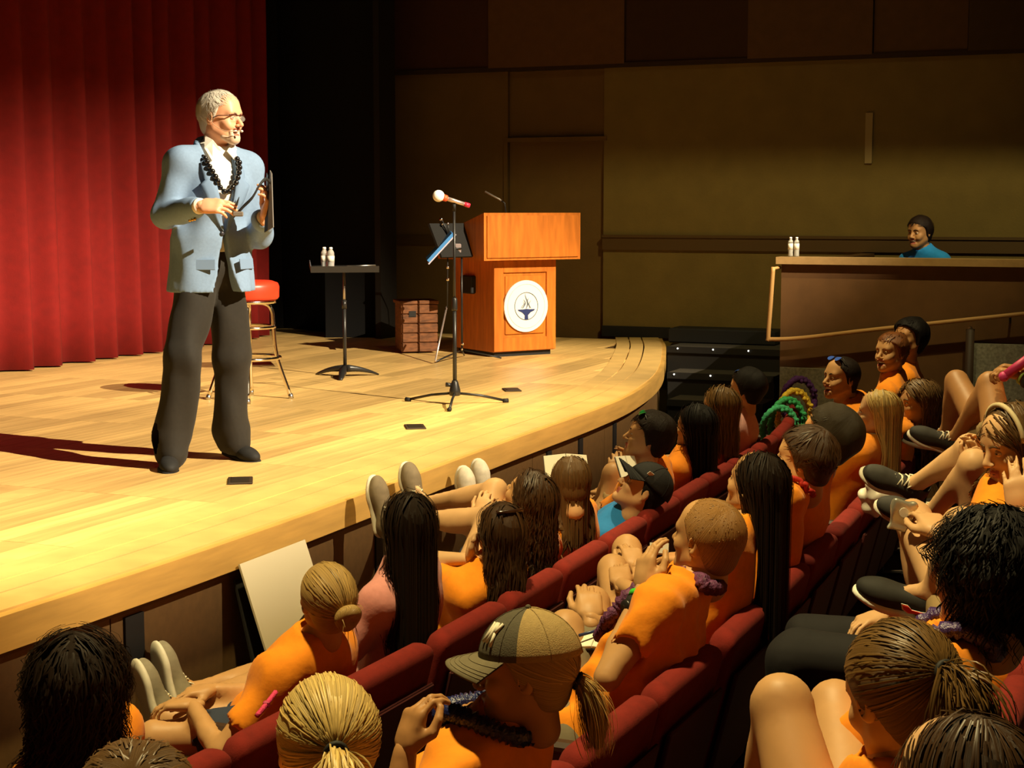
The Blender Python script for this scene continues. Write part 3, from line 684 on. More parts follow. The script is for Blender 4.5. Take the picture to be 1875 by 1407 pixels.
for sy in (-.05, .05):
    v, f = tube(catmull([(-.10, sy, .38), (-.08, sy, .50), (.0, sy * 1.4, .53), (.08, sy, .50), (.10, sy, .38)], 5), .010, 6); obj('handle', v, f, mb, bg)

# ------------------------------------------------------------------ theatre seats
M_SEAT = mat('seat_red_fabric', (.17, .011, .006), .95, var=.12, nscale=30, sheen=0, bump=.1, bscale=200)
M_SHELL = mat('seat_back_shaded_maroon', (.06, .005, .005), .75, sheen=.05); M_ARM = mat('armrest_dark', (.045, .022, .012), .5)  # rear shell maroon is darkened for the shade on the seat backs
SEATW, SPITCH = .545, .56
fb = Field((-.30, -.15, .2), (.30, .25, .86), .013)
Rb = rotx(math.radians(14))
fb.rbox((0, .02, .52), (.268, .042, .275), .04, Rb, 0); fb.ell((0, .045, .50), (.21, .035, .22), Rb, .03)
# rounded shoulders of the backrest
fb.warp(lambda x, y, z: np.maximum(0, np.sqrt(np.maximum(np.abs(x) - .17, 0) ** 2 + np.maximum(z - .695, 0) ** 2) - .098) * .9 + 0 * y)
vb, qb_ = fb.mesh(1); ztop = vb[:, 2].max(); me_back = meshdata('backrest', vb, qb_, True, None, [M_SEAT])
v, f = xf(box((0, -.048, .48), (.46, .014, .42), .01), Rb, (0, .02 - math.sin(math.radians(14)) * 0, .0)); 
v = np.asarray(v); v[:, 1] += .115; me_shell = meshdata('back_shell', v, f, False, None, [M_SHELL])
fb = Field((-.28, .05, .3), (.28, .62, .55), .014); fb.rbox((0, .33, .41), (.25, .235, .05), .045, rotx(math.radians(4)), 0); v, f = fb.mesh(1); me_cush = meshdata('seat_cushion', v, f, True, None, [M_SEAT])
v, f = box((0, .26, .59), (.05, .32, .035), .012); me_arm = meshdata('armrest', v, f, False, None, [M_ARM])
v, f = join(box((0, .20, .29), (.03, .09, .575), .004), box((0, .22, .012), (.07, .34, .024), .004)); me_leg = meshdata('stanchion', v, f, False, None, [M_BLACKG])
SEATS = {}
def seat(row, s, label):
    p, t, n = edge(s, ROWS[row]); f = -n; o = empty('theatre_seat', (*p, floor_z(ROWS[row] - .15) - .004), math.atan2(-f[0], f[1])); tag(o, label, 'seat', 'red theatre seats in row %s' % ('one', 'two', 'three')[row - 1])
    inst('backrest', me_back, o); inst('back_shell', me_shell, o); inst('seat_cushion', me_cush, o)
    inst('armrest', me_arm, o, (SPITCH / 2, 0, 0)); inst('stanchion', me_leg, o, (SPITCH / 2, 0, 0))
    return o
def s_of_y(row, y):
    ss = np.linspace(0, SE, 1200); return float(ss[np.argmin([abs(edge(s, ROWS[row])[0][1] - y) for s in ss])])
PH = {1: s_of_y(1, 4.80), 2: s_of_y(2, 4.40), 3: s_of_y(3, 2.95)}
def s_step(row): return SPITCH / (1 + ROWS[row] * 0.012)
def seat_s(row, k): return PH[row] + k * s_step(row)
RANGE = {1: (-3, 12), 2: (-5, 11), 3: (-2, 8)}
# ------------------------------------------------------------------ people
SKIN = {0: mat('skin_fair', (.60, .36, .18), .5, var=.06, nscale=14, spec=.35), 1: mat('skin_tan', (.52, .29, .125), .5, var=.06, nscale=14, spec=.35),
        2: mat('skin_warm', (.42, .21, .08), .5, var=.06, nscale=14, spec=.35), 3: mat('skin_speaker', (.74, .37, .21), .45, var=.07, nscale=18, spec=.4)}
LIP = mat('lips', (.42, .12, .08), .4); M_EYE = mat('eye_white', (.75, .70, .62), .25); M_IRIS = mat('iris_dark', (.035, .022, .015), .2)
M_TEETH = mat('teeth', (.80, .74, .62), .3); M_MOUTH = mat('mouth_dark', (.10, .02, .015), .6)
M_SOLE = mat('sole_offwhite', (.60, .56, .46), .6); M_LACE = mat('lace_white', (.70, .66, .52), .7)
def hairmat(key, col):
    name = 'hair_' + key
    if name in MATS: return MATS[name]
    m = mat(name, col, .42 if max(col) > .02 else .58, spec=.32 if max(col) > .02 else .18); nt = m.node_tree; N = nt.nodes.new; L = nt.links.new; bs = nt.nodes['Principled BSDF']
    at = N('ShaderNodeAttribute'); at.attribute_name = 'streak'
    nz = N('ShaderNodeTexNoise'); nz.noise_dimensions = '1D'; nz.inputs['Scale'].default_value = 38; nz.inputs['Detail'].default_value = 6; nz.inputs['Roughness'].default_value = .75
    L(at.outputs['Fac'], nz.inputs['W']); mr = N('ShaderNodeMapRange'); mr.inputs['From Min'].default_value = .3; mr.inputs['From Max'].default_value = .72
    lo, hi = (.8, 1.12) if key in ('grey', 'beard') else (.45, 1.6); mr.inputs['To Min'].default_value = lo; mr.inputs['To Max'].default_value = hi; L(nz.outputs['Fac'], mr.inputs['Value'])
    vm = N('ShaderNodeVectorMath'); vm.operation = 'SCALE'; vm.inputs[0].default_value = col; L(mr.outputs['Result'], vm.inputs['Scale']); L(vm.outputs['Vector'], bs.inputs['Base Color'])
    bp = N('ShaderNodeBump'); bp.inputs['Strength'].default_value = .55; bp.inputs['Distance'].default_value = .004; L(nz.outputs['Fac'], bp.inputs['Height']); L(bp.outputs['Normal'], bs.inputs['Normal'])
    return m
def hairobj(name, hm, key, root):
    o = obj(name, hm[0], hm[1], hairmat(*key), root); at = o.data.attributes.new('streak', 'FLOAT', 'POINT'); at.data.foreach_set('value', np.asarray(hm[2], dtype=np.float32)); return o
HEADS = {}
def head_proto(sex, h, smile=False):
    key = (sex, h, smile)
    if key in HEADS: return HEADS[key]
    f = Field((-.10, -.12, -.19), (.10, .135, .13), h); fem = sex == 'f'; j = .9 if fem else 1.0
    f.ell((0, -.012, .030), (.076, .097, .088), k=0); f.ell((0, .028, -.028), (.060 * j, .060, .082), k=.03)
    for s in (-1, 1):
        f.cone((s * .050 * j, .0, -.052), (s * .012, .066, -.094), .020, .019, k=.03)
        f.ell((s * .040, .060, -.026), (.022, .022, .022), k=.02)
        f.ell((s * .078, -.010, -.004), (.008, .019, .031), rotz(s * -.35) @ rotx(-.2), k=.006)
        f.ell((s * .085, -.004, -.002), (.006, .010, .018), rotz(s * -.35), k=.004, sub=True)
    f.ell((0, .076, -.096), (.020, .017, .017), k=.018)
    f.cone((-.036, .076, .022), (.036, .076, .022), .012 if fem else .015, k=.02)
    f.ell((0, .040, .055), (.058, .046, .05), k=.03)
    for s in (-1, 1): f.ell((s * .031, .097, .003), (.017, .014, .011), k=.012, sub=True)
    f.cone((0, .088, .006), (0, .112 if not fem else .108, -.030), .0085, .0115, k=.012)
    for s in (-1, 1): f.ell((s * .012, .099, -.035), (.008, .010, .007), k=.006)
    if smile:
        f.ell((0, .094, -.064), (.026, .022, .0115), rotx(.1), k=.005, sub=True)
        for s in (-1, 1): f.ell((s * .036, .070, -.040), (.018, .018, .016), k=.014)
        f.cone((-.022, .083, -.080), (.022, .083, -.080), .0065, k=.008); f.cone((-.020, .090, -.049), (.020, .090, -.049), .005, k=.006)
    else:
        f.cone((-.020, .082, -.060), (0, .092, -.058), .0055, k=.008); f.cone((.020, .082, -.060), (0, .092, -.058), .0055, k=.008)
        f.cone((-.015, .084, -.070), (.015, .084, -.070), .0075, k=.008)
    f.cone((0, -.022, -.05), (0, -.034, -.125), .047 if fem else .054, .044 if fem else .052, k=.03)
    v, q = f.mesh(1); c = v[q].mean(1)
    lip = (np.abs(c[:, 0]) < .024) & (np.abs(c[:, 2] + .0645) < (.02 if smile else .0115)) & (c[:, 1] > .080)
    HEADS[key] = (v, q, lip); return HEADS[key]
HANDS = {}
def hand_mesh(curl=(.35, .4, .45, .5), thumb=.3, h=.0045, spread=.05):
    key = (tuple(np.atleast_1d(curl)), thumb, h, spread)
    if key in HANDS: return HANDS[key]
    f = Field((-.10, -.03, -.12), (.06, .19, .05), h)
    f.rbox((0, .048, 0), (.039, .043, .0135), .013, k=0); f.cone((0, -.02, 0), (0, .03, 0), .024, .026, k=.02, sq=((0, 0, 1), .75))
    xs, ys_, ls = (-.029, -.010, .010, .028), (.086, .091, .087, .077), (.074, .082, .076, .059)
    for i in range(4):
        p = np.array([xs[i], ys_[i], 0]); a = 0; sp = (i - 1.5) * spread; c = curl[i]; r = (.0092, .0094, .009, .008)[i]
        f.cone(p - np.array([0, .03, 0]), p, r * 1.15, r, k=.008)
        for kf, m in ((.46, .8), (.30, 1.0), (.24, .7)):
            a += c * m * 1.2; q = p + ls[i] * kf * np.array([math.sin(sp) * math.cos(a), math.cos(a), -math.sin(a)])
            f.cone(p, q, r, r * .9, k=.003); r *= .9; p = q
    p0, p1 = np.array([-.022, .022, -.006]), np.array([-.052, .052, -.012 - .02 * thumb])
    p2 = p1 + np.array([-.016 + .03 * thumb, .032, -.012 * thumb]); p3 = p2 + np.array([-.004 + .03 * thumb, .026, -.008 * thumb])
    f.cone(p0, p1, .0155, .0125, k=.012); f.cone(p1, p2, .0122, .0105, k=.004); f.cone(p2, p3, .0105, .0085, k=.003)
    HANDS[key] = f.mesh(1); return HANDS[key]
def ik(S, W, a, b, pole):
    S, W = np.asarray(S, float), np.asarray(W, float); d = W - S; L = np.linalg.norm(d)
    if L > .98 * (a + b): W = S + d * (.98 * (a + b) / L); d = W - S; L = np.linalg.norm(d)
    x = (a * a - b * b + L * L) / (2 * L); hh = math.sqrt(max(a * a - x * x, 1e-6)); u = d / L
    p = np.asarray(pole, float); p = unit(p - u * (p @ u)); return S + u * x + p * hh, W

# --- shoes
def shoe_protos():
    f = Field((-.06, -.09, -.01), (.06, .22, .14), .006)
    f.ell((0, -.025, .050), (.036, .048, .048), k=0); f.cone((0, .0, .062), (0, .115, .036), .042, .034, k=.03, sq=((0, 0, 1), .9)); f.ell((0, .13, .036), (.043, .068, .034), k=.03)
    f.cone((0, -.02, .06), (0, -.02, .095), .038, .038, k=.02); f.cone((0, -.018, .085), (0, -.022, .14), .029, .031, k=.006, sub=True)
    f.plane((0, 0, .014), (0, 0, -1)); up_ = f.mesh(1)
    g = Field((-.06, -.09, -.01), (.06, .22, .05), .006)
    g.cone((0, -.025, .014), (0, .10, .014), .041, .043, k=0, sq=((0, 0, 1), .42)); g.ell((0, .13, .014), (.047, .074, .018), k=.02); g.plane((0, 0, 0), (0, 0, -1)); g.plane((0, 0, .026), (0, 0, 1)); so = g.mesh(1)
    ls = []
    for i in range(5):
        y = .03 + i * .021; z = .098 - i * .0125; ls.append(tube([(-.026, y, z - .012), (-.012, y + .004, z + .002), (.012, y + .012, z + .002), (.026, y + .016, z - .014)], .0032, 5)); ls.append(tube([(.026, y, z - .012), (0, y + .008, z + .004), (-.026, y + .016, z - .014)], .0032, 5))
    ls.append(tube(catmull([(-.03, .03, .085), (-.018, .02, .108), (0, .03, .104), (.02, .018, .108), (.032, .03, .085)], 4), .003, 5))
    return up_, so, join(*ls)
SH_UP, SH_SO, SH_LA = shoe_protos()
ME_SO = meshdata('sole', *SH_SO, True, None, [M_SOLE]); ME_LA = meshdata('laces', *SH_LA, True, None, [M_LACE])
SHOEME = {}
def add_shoe(par, ankle, fwd, up, col, key, laces=True, sole=None):
    if key not in SHOEME: SHOEME[key] = meshdata('shoe', *SH_UP, True, None, [mat('shoe_' + key, col, .75, var=.15, nscale=30)])
    y = unit(fwd); x = unit(np.cross(y, up)); z = np.cross(x, y); M = Matrix([(*[float(q) for q in r], 0) for r in np.stack([x, y, z], 1)] + [(0, 0, 0, 1)])
    o = inst('shoe', SHOEME[key], par); M.translation = Vector([float(q) for q in (np.asarray(ankle) - z * .09)]); o.matrix_local = M
    inst('sole', ME_SO if sole is None else sole, o)
    if laces: inst('laces', ME_LA, o)
    return o

# --- hair
SC0, SR = np.array([0, -.012, .030]), np.array([.079, .100, .091])
def tubes3(P, r0, taper=.35):                         # many fine strands (n, m, 3) as narrow ridged ribbons
    n, m, _ = P.shape; T = np.gradient(P, axis=1); T /= np.linalg.norm(T, axis=2, keepdims=True) + 1e-9
    ref = P - SC0; ref = ref / (np.linalg.norm(ref, axis=2, keepdims=True) + 1e-9); ref[..., 2] += .01
    x = np.cross(T, ref); x /= np.linalg.norm(x, axis=2, keepdims=True) + 1e-9; y = np.cross(x, T)
    r = (np.asarray(r0).reshape(-1, 1) * (1 - (1 - taper) * np.linspace(0, 1, m)[None] ** 2))[..., None]
    V = np.stack([P - x * r * 1.7 - y * r * .22, P + y * r * .3, P + x * r * 1.7 - y * r * .22], 2).reshape(-1, 3)
    b = (np.arange(n)[:, None] * m + np.arange(m - 1)[None]).ravel() * 3
    Q = np.concatenate([np.stack([b + k, b + k + 1, b + 4 + k, b + 3 + k], 1) for k in range(2)])
    return V, Q
def onscalp(p, t): q = (p - SC0) / (SR + t); q /= np.linalg.norm(q, axis=-1, keepdims=True) + 1e-9; return SC0 + q * (SR + t)
def cap_mesh(t, front=.066, temple=.030, nape=-.085, h=.0065, rec=0.0, bumps=0.0, seed=0, side=-.035):
    f = Field((-.13, -.15, -.13), (.13, .13, .16), h)
    f.ell(SC0, SR + t, k=0)
    if t > .012: f.ell(SC0 + np.array([0, -.012, .008]), SR + t, k=.02)
    f.ell((0, -.052, -.030), (.058 + t * .7, .046 + t * .6, .062), k=.015)
    if bumps: f.warp(folds(bumps, 2.4, seed))
    def line(x, y, z):
        hl = np.interp(np.asarray(y), [-.09, -.030, -.022, .0, .028, .05, .075, .12], [nape, nape + .01, side + .02, side, temple, front - .014, front, front + .02]).astype(np.float32)
        return hl + rec * np.clip(np.abs(x) / .06, 0, 1) * (np.asarray(y) > .02) - z
    P = (f.ax[0][:, None, None], f.ax[1][None, :, None], f.ax[2][None, None, :])
    f.D = np.maximum(f.D, line(*P) * .7 + 0 * f.D)
    return f.mesh(1)
def scalp_pts(n, rng, zmin=.0, ymax=.09, front=.066):
    q = rng.normal(size=(n * 4, 3)); q /= np.linalg.norm(q, axis=1, keepdims=True); p = SC0 + q * SR
    hl = np.interp(p[:, 1], [-.09, -.03, -.022, .0, .028, .05, .075, .12], [-.06, -.05, -.02, -.025, .035, front - .014, front, front + .02])
    p = p[(p[:, 2] > np.maximum(hl, zmin)) & (p[:, 1] < ymax)]; return p[:n]
CROWN = unit((0, -.42, .9))
def azim(v, axis, ref=(0, 1, 0)):
    F_ = frame_z(axis, ref); q = (np.asarray(v) - SC0) @ F_; return np.arctan2(q[:, 1], q[:, 0])
def hair(style, rng, down, L=.3, t=.012, n=1200, dens=1.0, rs=1.0, collide=None, front=.066, tie=(0, -.105, .045), wav=0.0, part=.0):
    parts = []; down = unit(down); n = int(n * dens); ax = CROWN if style in ('short', 'crew', 'mop', 'long', 'curly') else unit(onscalp(np.array(tie)[None], 0)[0] - SC0)
    def add(m, att=None): parts.append((m[0], m[1], azim(m[0], ax) if att is None else att))
    def strands(P, r, taper=.35): m = tubes3(P, r * rs, taper); add(m, np.repeat(rng.uniform(0, 40, len(P)), P.shape[1] * 3))
    if style in ('short', 'crew', 'mop'):
        th = {'short': .013, 'crew': .004, 'mop': .022}[style] if t is None else t
        add(cap_mesh(th, front, bumps=.003 if style != 'crew' else 0, seed=int(rng.integers(99))))
        p = scalp_pts(int(n * .45), rng, -.05, front=front); k = 5; l = {'short': .035, 'crew': .010, 'mop': .06}[style]
        rad = (p - SC0) - ((p - SC0) @ ax)[:, None] * ax[None]; rad /= np.linalg.norm(rad, axis=1, keepdims=True) + 1e-9
        nr = (p - SC0) / SR ** 2; nr /= np.linalg.norm(nr, axis=1, keepdims=True); dr = rad - nr * np.sum(rad * nr, 1, keepdims=True); dr /= np.linalg.norm(dr, axis=1, keepdims=True) + 1e-9
        dr = dr + rng.normal(size=p.shape) * (.22 if style != 'crew' else .4); P = np.zeros((len(p), k, 3)); q = p.copy()
        for i in range(k): P[:, i] = onscalp(q, th * (1.02 if style != 'crew' else .9) + rng.uniform(-.001, .0022, (len(p), 1)) + (.0012 * i if style != 'crew' else .0003)); q = P[:, i] + dr * (l / k)
        strands(P, rng.uniform(.0006, .0012, len(p)) * (.6 if style == 'crew' else 1), .2)
    elif style in ('long', 'curly'):
        add(cap_mesh(t * .45, front, side=-.05, nape=-.10, bumps=.006 if style == 'curly' else 0))
        m = 13 if style == 'long' else 20
        def sim(p, tt, ll, ph, fr):
            P = np.zeros((len(p), m, 3)); q = onscalp(p, tt); st_ = (.14 + L) / m; sx = np.sign(p[:, 0] - part + 1e-6); free = np.zeros(len(p), bool)
            for i in range(m):
                P[:, i] = q; rel = q - SC0
                d = down[None] * 1.0 + np.stack([sx * .75 * np.exp(-np.abs(p[:, 0]) / .05) * np.clip((p[:, 1] + .045) / .06, 0, 1), np.where(p[:, 1] > .03, -.55, -.12), np.zeros(len(p))], 1) * (~free)[:, None]
                nrm = rel / (SR ** 2); nrm /= np.linalg.norm(nrm, axis=1, keepdims=True)
                d = np.where(free[:, None], down[None] + .10 * rel * np.array([[-1.0, -.2, 0]]), d - nrm * np.sum(d * nrm, 1, keepdims=True))
                d /= np.linalg.norm(d, axis=1, keepdims=True) + 1e-9; q = q + d * st_ * ll[:, None]
                free |= (q - SC0) @ down > .055; q = np.where(free[:, None], q, onscalp(q, tt))
                fz = (q[:, 1] > .01) & (q[:, 2] < .05); lim = .066 + tt[:, 0]; q[:, 0] = np.where(fz & (np.abs(q[:, 0]) < lim), sx * lim, q[:, 0])
                q[:, 1] = np.where((q[:, 2] < -.03) & (q[:, 1] > .055), .055, q[:, 1])
            s_ = np.linspace(0, 1, m)[None, :]; a = wav * np.clip(s_ * 2.6 - .1, 0, 1); cyc = (2.6 if style == 'long' else 4.5) * 6.283 * s_ * fr[:, None] * (L + .15) / .4 + ph[:, None]
            P[..., 0] += a * np.sin(cyc); P[..., 1] += a * np.cos(cyc) * .8
            return collide(P) if collide is not None else P
        # a continuous sheet of hair between guide locks, then loose strands over it
        ng = 96; az = np.linspace(-math.pi, math.pi, ng, endpoint=False); Fc = frame_z(CROWN, (0, 1, 0))
        for pol, tk in ((.55, .85), (.95, .6)):
            dirs = (np.cos(az) * math.sin(pol))[:, None] * Fc[:, 0] + (np.sin(az) * math.sin(pol))[:, None] * Fc[:, 1] + math.cos(pol) * CROWN; gp = onscalp(SC0 + dirs * .1, 0)
            lock = np.sin(az * 9) * .12 + np.sin(az * 23 + 1) * .08
            P = sim(gp, (t * tk * (1 + lock))[:, None], 1 + lock * .5, az * 3, np.ones(ng)); V_ = P.reshape(-1, 3); i0 = np.arange(ng); i1 = (i0 + 1) % ng
            gap = np.linalg.norm(P[i0] - P[i1], axis=2); qs = []
            for j in range(m - 1):
                ok = (np.maximum(gap[:, j], gap[:, j + 1]) < .035); qs.append(np.stack([i0 * m + j, i1 * m + j, i1 * m + j + 1, i0 * m + j + 1], 1)[ok])
            add((V_, np.concatenate(qs)), np.repeat(az + tk, m))
        p = scalp_pts(int(n * (.22 if style == 'long' else .6)), rng, .0, front=front); k_ = len(p)
        strands(sim(p, t * rng.uniform(.6, 1.25, (k_, 1)), rng.uniform(.75, 1.05, k_), rng.uniform(0, 6.28, k_), rng.uniform(.8, 1.3, k_)), rng.uniform(.0007, .0014, k_))
    elif style in ('pony', 'bun'):
        add(cap_mesh(.009, front)); T = onscalp(np.array(tie)[None], .004)[0]
        p = scalp_pts(int(n * .10), rng, -.06, front=front); m = 8; P = np.zeros((len(p), m, 3))
        for i in range(m):
            a = i / (m - 1); P[:, i] = onscalp(p * (1 - a) + T[None] * a + np.array([0, -.001, .002]), .0085 + rng.uniform(0, .0025, (len(p), 1)) + .002 * math.sin(a * 3.14))
        strands(P, rng.uniform(.0006, .0011, len(p)), .8); od = unit(T - SC0)
        if style == 'pony':
            k = 320; m = 12; P = np.zeros((k, m, 3)); q = T[None] + od[None] * .006 + rng.normal(size=(k, 3)) * .008; v = od[None] * 1.9 + rng.normal(size=(k, 3)) * .42; ll = rng.uniform(.7, 1.05, k)
            for i in range(m):
                P[:, i] = q; v = v * .74 + down[None] * .36 + rng.normal(size=(k, 3)) * .03; q = q + v / np.linalg.norm(v, axis=1, keepdims=True) * (L / m) * ll[:, None]
            spread = np.sin(np.linspace(.25, 2.6, m))[None, :, None]; c = P.mean(0, keepdims=True); P = c + (P - c) * (.45 + 1.0 * spread)
            if collide is not None: P = collide(P)
            C = P.mean(0); f = Field(C.min(0) - .05, C.max(0) + .05, .0065)
            for i in range(m - 1): f.cone(C[i], C[i + 1], .010 + .014 * float(spread[0, i, 0]) * (1 if i < 9 else .6), .010 + .014 * float(spread[0, i + 1, 0]) * (1 if i < 9 else .4), k=.006)
            tv, tq = f.mesh(1); rel = tv - C[np.argmin(((tv[:, None] - C[None]) ** 2).sum(2), 1)]; add((tv, tq), np.arctan2(rel[:, 0], rel[:, 1]) * 1.0); strands(P, rng.uniform(.0007, .0014, k))
        else:
            f = Field(T - .08, T + .08, .005); C = T + od * .020; Fz = frame_z(od)
            for a in np.linspace(0, 6.283, 26)[:-1]: f.ell(C + Fz @ np.array([.024 * math.cos(a), .024 * math.sin(a), .004 * math.sin(2 * a)]), (.019, .019, .021), k=.010)
            bv, bq = f.mesh(1); q = (bv - C) @ Fz; add((bv, bq), np.hypot(q[:, 0], q[:, 1]) * 22 + np.arctan2(q[:, 1], q[:, 0]) * .35)
            k = 60; P = np.zeros((k, 8, 3)); q = T[None] + rng.normal(size=(k, 3)) * .018; v = od[None] + rng.normal(size=(k, 3)) * .7
            for i in range(8): P[:, i] = q; v = v * .8 + down[None] * .25; q = q + v * .006
            strands(P, np.full(k, .0008))
    V, Q = jq(*[(a, b) for a, b, _ in parts]); return V, Q, np.concatenate([c for *_, c in parts])

FULLBODY = []
def person(label, head, face, floor, hip=None, look=None, roll=0.0, sex='m', skin=0, hstyle=None, hcol=('brown', (.05, .025, .01)), shirt=('orange', (.80, .25, .012)),
           bottom=('shorts', 'khaki', (.32, .22, .10)), arms=None, legs=None, sc=1.0, res=.014, group=None, shoes=('dark', (.03, .028, .025)), standing=False, twist=0.0,
           smile=False, hres=.0055, slouch=.03, eyes=True, lap=False, girth=1.0, sleeve=.62, feet=None, brow=None, shirt_amp=.010, shirt_e=.021, fields=False, neckcut=True, hipz=None, headsc=1.0):
    fx, fy = unit(np.asarray(face)[:2]); rz = math.atan2(-fx, fy)
    hxy = np.asarray(hip if hip is not None else head)[:2]; O = np.array([*hxy, floor]); Rw = rotz(rz)
    Lc = lambda p: Rw.T @ (np.asarray(p, float) - O)
    root = empty('person', O, rz); tag(root, label, 'person', group); rng = np.random.default_rng(abs(hash(label)) % 2 ** 31 if False else sum(map(ord, label)))
    fem = sex == 'f'; g = girth * (.93 if fem else 1.0); hs = (.95 if fem else 1.0) * headsc
    K = Lc(head); H = np.array([0, 0, hipz if hipz is not None else (.93 if standing else .53)])
    yd = Rw.T @ unit(np.asarray(look, float) - np.asarray(head, float)) if look is not None else np.array([0, 1., 0])
    R = frame_y(yd) @ roty(roll)
    sd = unit(K - H); N = K - sd * .160 * sc * hs - R[:, 1] * .012
    Z = unit(N - H); X = rotz(twist)[:, 0]; X = unit(X - Z * (X @ Z)); Y = np.cross(Z, X); T3 = np.stack([X, Y, Z], 1)
    Cc = N + (H - N) * .36 - Y * slouch; Wp = N + (H - N) * .74 - Y * slouch * .6
    sw = (.145 if fem else .166) * sc * g
    S = {s: N - Z * .068 * sc + X * s * sw - Y * .005 for s in (-1, 1)}
    ua, fa = .285 * sc, .250 * sc
    lx = .088 * sc
    hj = {s: H + np.array([s * lx, .02, -.01]) for s in (-1, 1)}
    KN, AN, FD = {}, {}, {}
    for s in (-1, 1):
        lg = (legs or {}).get(s)
        if lg: KN[s], AN[s] = Lc(lg[0]), Lc(lg[1]); FD[s] = Rw.T @ unit(lg[2]) if len(lg) > 2 else np.array([0, 1., 0])
        else: KN[s] = np.array([s * .11, .44 * sc, .53]); AN[s] = np.array([s * .12, .46 * sc, .10]); FD[s] = np.array([s * .15, 1., 0])
    EL, WR, HD = {}, {}, {}
    for s in (-1, 1):
        a = (arms or {}).get(s)
        if a is None:
            Wt = H + np.array([s * .07, .21, .10]) if lap else hj[s] + (KN[s] - hj[s]) * .62 + np.array([0, 0, .10]); EL[s], WR[s] = ik(S[s], Wt, ua, fa, (s * .7, -.1, -.7)); HD[s] = (unit(np.array([-s * .7, .6, -.1])) if lap else unit(KN[s] - hj[s] + np.array([-s * .1, 0, -.02])), np.array([0, 0, -1.]), (.35, .4, .45, .5))
        else:
            Wt = Lc(a['w']); 
            if 'e' in a: EL[s], WR[s] = Lc(a['e']), Wt
            else: EL[s], WR[s] = ik(S[s], Wt, ua, fa, Rw.T @ np.asarray(a['pole'], float) if 'pole' in a else (s * .7, -.1, -.7))
            HD[s] = (Rw.T @ unit(a.get('f', Rw @ (WR[s] - EL[s]))), Rw.T @ unit(a.get('p', (0, 0, -1))), a.get('curl', (.4, .45, .5, .5)), a.get('thumb', .3))
    pts = np.array([K, H, N, *S.values(), *EL.values(), *WR.values(), *KN.values(), *AN.values()])
    f = Field(pts.min(0) - .17, pts.max(0) + np.array([.17, .17, .05]), res)
    def torso(f, e):
        f.ell(H + np.array([0, .0, .0]), (.165 * g + e, .118 * g + e, .105 + e), k=.0); f.ell(Wp, (.138 * g + e, .100 * g + e, .135 + e), T3, k=.06)
        f.ell(Cc, (.158 * g * sc + e, .108 * g + e, .165 * sc + e), T3, k=.06); f.cone(S[-1], S[1], .050 + e * .8, k=.05)
        if fem:
            for s in (-1, 1): f.ell(Cc + X * s * .065 + Y * .075 - Z * .01, (.055 + e, .05 + e, .055 + e), k=.03)
        for s in (-1, 1): f.cone(N + Z * .012 - Y * .012, S[s], .040 + e, .047 + e * .9, k=.04)
    torso(f, 0); f.cone(N - Z * .02, K - R[:, 2] * .07 * hs - R[:, 1] * .03, .054 if not fem else .047, .050 if not fem else .044, k=.03)
    for s in (-1, 1):
        f.cone(S[s], EL[s], .047 * g, .036 * g, k=.03); f.cone(EL[s], EL[s] + (WR[s] - EL[s]) * .35, .037 * g, .038 * g, k=.012); f.cone(EL[s] + (WR[s] - EL[s]) * .35, WR[s], .038 * g, .025, k=.012)
        f.cone(hj[s], KN[s], .086 * g, .055 * g, k=.03); f.cone(KN[s], AN[s], .050 * g, .034, k=.02); f.ell(KN[s] + unit(KN[s] - (hj[s] + AN[s]) / 2) * .012, (.044, .044, .044), k=.02)
        ca = KN[s] + (AN[s] - KN[s]) * .32; bk = unit(np.cross(AN[s] - KN[s], np.cross(hj[s] - KN[s], AN[s] - KN[s]))); f.ell(ca + bk * .018, (.047 * g, .047 * g, .10), frame_z(AN[s] - KN[s]), k=.03)
        f.cone(AN[s], AN[s] + FD[s] * .10 - unit(KN[s] - AN[s]) * .055, .030, .018, k=.015)
    bv, bq = f.mesh(1)
    hv, hq, lip = head_proto(sex, hres, smile); hv = (hv * hs) @ R.T + K
    ms = [(bv, bq), (hv, hq)]; mi = [np.zeros(len(bq), int), lip.astype(int)]
    for s in (-1, 1):
        for e0, e1 in ((.16, 1.5), (-1.5, -.30)):
            na, ne = 10, 5; aa = np.linspace(-1.5, 1.5, na); ee = np.linspace(e0, e1, ne); V_ = []
            for e_ in ee:
                for a_ in aa: V_.append((s * .031 + .0128 * math.sin(a_) * math.cos(e_), .0772 + .0128 * math.cos(a_) * math.cos(e_), .002 + .0128 * math.sin(e_)))
            q_ = np.array([(i * na + j, i * na + j + 1, (i + 1) * na + j + 1, (i + 1) * na + j) for i in range(ne - 1) for j in range(na - 1)])
            ms.append((np.array(V_) * hs @ R.T + K, q_)); mi.append(np.zeros(len(q_), int))
        hm = hand_mesh(HD[s][2], HD[s][3] if len(HD[s]) > 3 else .3, .0045 if res < .0130 else .0062 if res < .016 else .008); v_, q_ = hm
        v_ = v_ * (.92 if fem else 1.0)
        if s < 0: v_ = v_ * np.array([-1, 1, 1]); q_ = q_[:, ::-1]
        y = HD[s][0]; z = -np.asarray(HD[s][1]); z = unit(z - y * (z @ y)); x = np.cross(y, z)
        ms.append((v_ @ np.stack([x, y, z], 1).T + WR[s], q_)); mi.append(np.zeros(len(q_), int))
    v, q = jq(*ms); obj('body', v, q, [SKIN[skin], LIP], root, idx=np.concatenate(mi))
    # shirt
    out = {'root': root, 'K': K, 'R': R, 'N': N, 'S': S, 'EL': EL, 'WR': WR, 'KN': KN, 'AN': AN, 'T3': T3, 'Cc': Cc, 'H': H, 'L': Lc, 'Rw': Rw, 'hs': hs, 'rng': rng, 'Wp': Wp, 'hj': hj, 'X': X, 'Y': Y, 'Z': Z}
    fs = None
